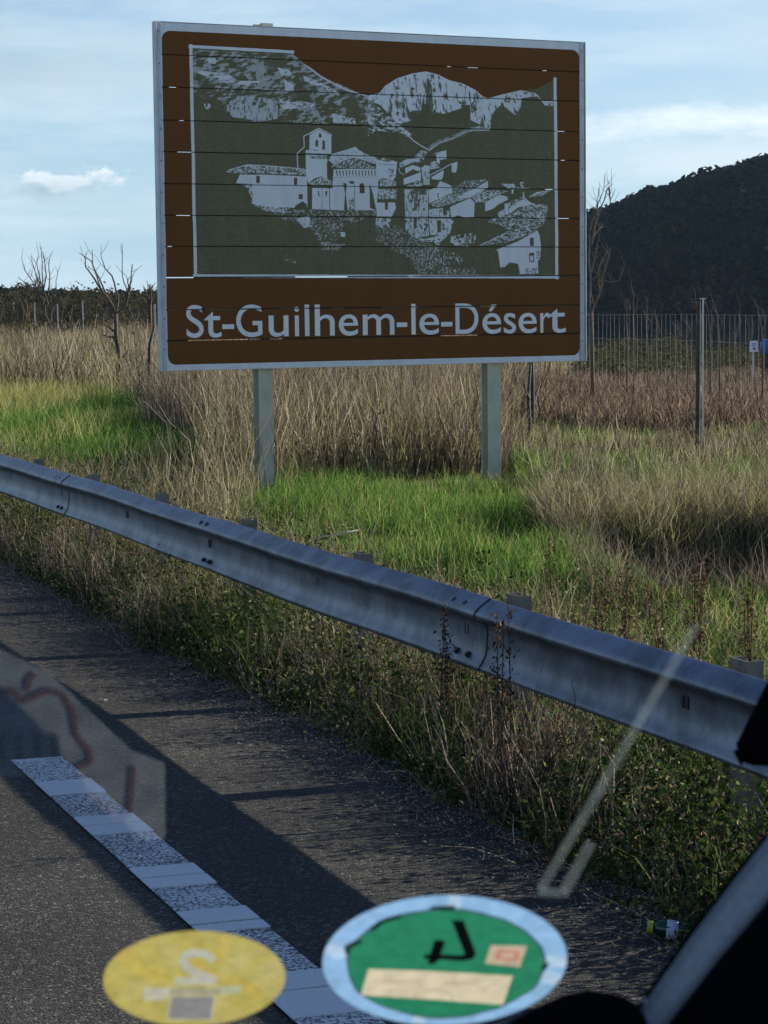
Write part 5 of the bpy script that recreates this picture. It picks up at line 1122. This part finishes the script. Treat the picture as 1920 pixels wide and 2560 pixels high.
L5.append((ell(1112, 2408, 252, 137, -0.02, wob=0.09, seed=4), (0.01, 0.06, 0.05), 0.85)); L5.append((ell(1112, 2409, 245, 132, -0.02, wob=0.07, seed=4), (0.03, 0.27, 0.15), 1))
for q in ([(340, 405), (400, 350), (460, 325), (540, 312), (545, 330), (440, 360), (380, 405)], [(705, 275), (740, 255), (870, 252), (875, 282), (800, 285)], [(195, 500), (240, 475), (300, 465), (310, 478), (240, 510), (225, 550), (200, 548)], [(1405, 610), (1450, 600), (1440, 625), (1400, 670)]): L5.append((c5(q), BLK, 0.9))
L5.append((c5([(850, 342), (925, 345), (1000, 545), (985, 580), (925, 592), (780, 582), (740, 612), (700, 608), (715, 580), (678, 578), (680, 555), (722, 548), (745, 468), (765, 462), (815, 470), (785, 552), (920, 556), (930, 545)]), BLK, 1))
L5.append((c5([(345, 640), (700, 652), (1225, 682), (1165, 858), (700, 825), (298, 800)]), (0.82, 0.72, 0.53), 1))
for k in range(9):
    for x0 in (440, 810):
        x = x0 + k * 26; L5.append((c5([(x, 696 + x * 0.018), (x + 17, 696 + x * 0.018), (x + 14, 722 + x * 0.018), (x - 3, 722 + x * 0.018)]), FT, 0.4))
for k in range(10):
    a0, a1 = math.pi * (1 + k / 10), math.pi * (1 + (k + 1) / 10); f_ = lambda a, r: (740 + 130 * r * math.cos(a), 825 + 62 * r * math.sin(a)); L5.append((c5([f_(a0, 1.0), f_(a1, 1.0), f_(a1, 0.9), f_(a0, 0.9)]), FT, 0.5))
L5.append((c5([(1092, 495), (1312, 500), (1268, 630), (1055, 606)]), (0.72, 0.55, 0.42), 0.9))
for q in ([(1130, 525), (1265, 530), (1255, 548), (1125, 542)], [(1125, 545), (1155, 545), (1145, 585), (1115, 580)], [(1240, 545), (1268, 548), (1250, 590), (1225, 585)], [(1150, 568), (1235, 575), (1228, 588), (1145, 582)]): L5.append((c5(q), (0.7, 0.12, 0.12), 0.6))
printed_sticker('round green windscreen sticker with reversed black 4 and pale blue rim', ring, L5, 0.6, 0.0, 0.046)
YG = (0.62, 0.64, 0.60); YD = (0.30, 0.30, 0.33)
L6 = [(ell(486, 2446, 240, 130, -0.03), (0.64, 0.55, 0.15), 1)]
for k in range(14):
    a = k * 2.4; r_ = 0.25 + 0.05 * k; L6.append((ell(486 + 228 * r_ * math.cos(a), 2446 + 119 * r_ * math.sin(a), 46, 20, a, 16, 0.6, k), (0.72, 0.66, 0.30) if k % 2 else (0.80, 0.58, 0.10), 0.35))
path = [(925, 425), (900, 380), (830, 362), (750, 366), (700, 400), (705, 445), (760, 490), (840, 530), (950, 572)]
for a, b_ in zip(path[:-1], path[1:]): L6.append((bar_(a, b_, 62, c6), YG, 0.9))
L6.append((c6([(650, 545), (950, 545), (955, 592), (650, 602)]), YG, 0.8))
L6.append((c6([(415, 622), (600, 620), (598, 690), (545, 715), (415, 715)]), (0.66, 0.68, 0.60), 0.8)); L6.append((c6([(603, 620), (980, 620), (975, 668), (603, 676)]), (0.42, 0.42, 0.40), 0.7)); L6.append((c6([(984, 608), (1136, 606), (1132, 662), (980, 668)]), (0.62, 0.68, 0.52), 0.8))
L6.append((c6([(606, 676), (944, 676), (920, 864), (580, 864)]), YG, 0.6)); L6.append((c6([(622, 690), (930, 690), (905, 850), (596, 850)]), YD, 0.9))
printed_sticker('round yellow windscreen sticker with reversed grey 2', ell(486, 2446, 228, 119, -0.03), L6, 0.6, 0.14, 0.034)

# paper lying on the dashboard, mirrored by a glossy patch added to the glass
def mirror(P): P = np.array(P); return Vector(P - 2 * ((P - GP) @ GN - 0.0) * GN)
MD = Vector((0, 0, 1)); 
PZ = DZ + 0.002
def ghost(px, py, z=PZ):
    """the point of the dashboard that the glass shows in this direction"""
    g = np.array(GL(px, py)); d = ray(px, py); r_ = d - 2 * (d @ GN) * GN; return Vector(g + r_ * ((z - g[2]) / r_[2]))
M_paper = plain('map paper', (0.62, 0.66, 0.66), transl=0.1); M_rl = mat('red print line', (0.36, 0.13, 0.11), 0.6); M_greyp = plain('grey print', (0.2, 0.22, 0.22), transl=0.1)
pp_ = [(-120, 1500), (0, 1585), (120, 1640), (230, 1745), (330, 1838), (412, 1868), (414, 2050), (398, 2076), (372, 2074), (250, 1960), (165, 1905), (0, 1900), (-120, 1890)]
cc = ghost(200, 1800); e = empty('map_sheet', cc); prop(e, 'pale paper map with red lines on the dashboard, mirrored in the glass at the left', 'map')
MB().prism([ghost(x, y) for x, y in pp_], (0, 0, 0.001)).build('sheet', M_paper, e)
for q in ([(-60, 1700), (40, 1692), (60, 1718), (120, 1690), (160, 1700), (185, 1745), (192, 1800), (225, 1840), (228, 1868), (180, 1885), (205, 1915), (215, 1940), (270, 1985), (300, 2015), (325, 1990), (335, 1880)], [(70, 1692), (75, 1660), (90, 1650)]):
    for a, b_ in zip(q[:-1], q[1:]):
        dx, dy = b_[0] - a[0], b_[1] - a[1]; l = math.hypot(dx, dy); nx, ny = -dy / l * 7, dx / l * 7
        MB().prism([ghost(x, y, PZ + 0.0012) for x, y in ((a[0] + nx, a[1] + ny), (b_[0] + nx, b_[1] + ny), (b_[0] - nx, b_[1] - ny), (a[0] - nx, a[1] - ny))], (0, 0, 0.0004)).build('red_line', M_rl, e)
for x in (5, 50, 95, 140): MB().prism([ghost(a, b_, PZ + 0.0012) for a, b_ in ((x - 10, 1800), (x + 10, 1800), (x + 8, 1860), (x - 8, 1860))], (0, 0, 0.0004)).build('grey_mark', M_greyp, e)  # flat grey marks drawn on the sheet
mf = bpy.data.materials.new('glossy patch film'); mf.use_nodes = True; t = mf.node_tree; t.nodes.clear()
tr = N(t, 'ShaderNodeBsdfTransparent'); gl = N(t, 'ShaderNodeBsdfGlossy'); gl.inputs['Roughness'].default_value = 0.0; gl.inputs['Color'].default_value = (0.92, 0.97, 1, 1)
fr = N(t, 'ShaderNodeFresnel'); fr.inputs[0].default_value = 1.62; mx = N(t, 'ShaderNodeMixShader'); o_ = N(t, 'ShaderNodeOutputMaterial')
t.links.new(fr.outputs[0], mx.inputs[0]); t.links.new(tr.outputs[0], mx.inputs[1]); t.links.new(gl.outputs[0], mx.inputs[2]); t.links.new(mx.outputs[0], o_.inputs[0])
pk = [(-200, 1540), (420, 1540), (428, 1560), (428, 2080), (416, 2100), (-200, 2100)]
me = bpy.data.meshes.new('reflection_patch'); me.from_pydata([GL(x, y, -0.0034) for x, y in pk], [], [tuple(range(len(pk)))[::-1]]); me.update()
prop(link('reflection_patch', me, mf), 'clear glossy reflection patch on the windscreen at the left, mirroring a pale map', 'reflection patch')

# diagonal reflection painted as thin milky strips on the glass
M_streak = plain('painted reflection', (0.55, 0.66, 0.66), transl=0.5, clear=0.94)
e = empty('painted_streak', GL(1500, 2000)); prop(e, 'thin painted reflection strip running diagonally up the windscreen at right', 'reflection')
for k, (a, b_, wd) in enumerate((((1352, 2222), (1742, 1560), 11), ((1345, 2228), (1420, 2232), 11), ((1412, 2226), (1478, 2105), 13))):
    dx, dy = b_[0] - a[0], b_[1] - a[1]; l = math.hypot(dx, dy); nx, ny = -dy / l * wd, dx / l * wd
    MB().prism([GL(x, y, -0.0034 - k * 0.0004) for x, y in ((a[0] + nx, a[1] + ny), (b_[0] + nx, b_[1] + ny), (b_[0] - nx, b_[1] - ny), (a[0] - nx, a[1] - ny))], tuple(-GN * 0.0003)).build('streak_run', M_streak, e)
slab('rubber_seal', [(1560, 2560), (1720, 2332), (1822, 2198), (1912, 2084), (1922, 2092), (1830, 2210), (1730, 2342), (1574, 2562)], 0.657, 0.004, M_black, 0)
# air
M_haze = bpy.data.materials.new('haze'); M_haze.use_nodes = True; t = M_haze.node_tree; t.nodes.clear()
pv = N(t, 'ShaderNodeVolumePrincipled'); pv.inputs['Color'].default_value = (0.45, 0.68, 1.0, 1); pv.inputs['Density'].default_value = 0.00006; pv.inputs['Anisotropy'].default_value = 0.2
o_ = N(t, 'ShaderNodeOutputMaterial'); t.links.new(pv.outputs[0], o_.inputs['Volume'])
prop(MB().box((0, 600, 40), (2600, 1400, 120)).build('haze', M_haze), kind='stuff')
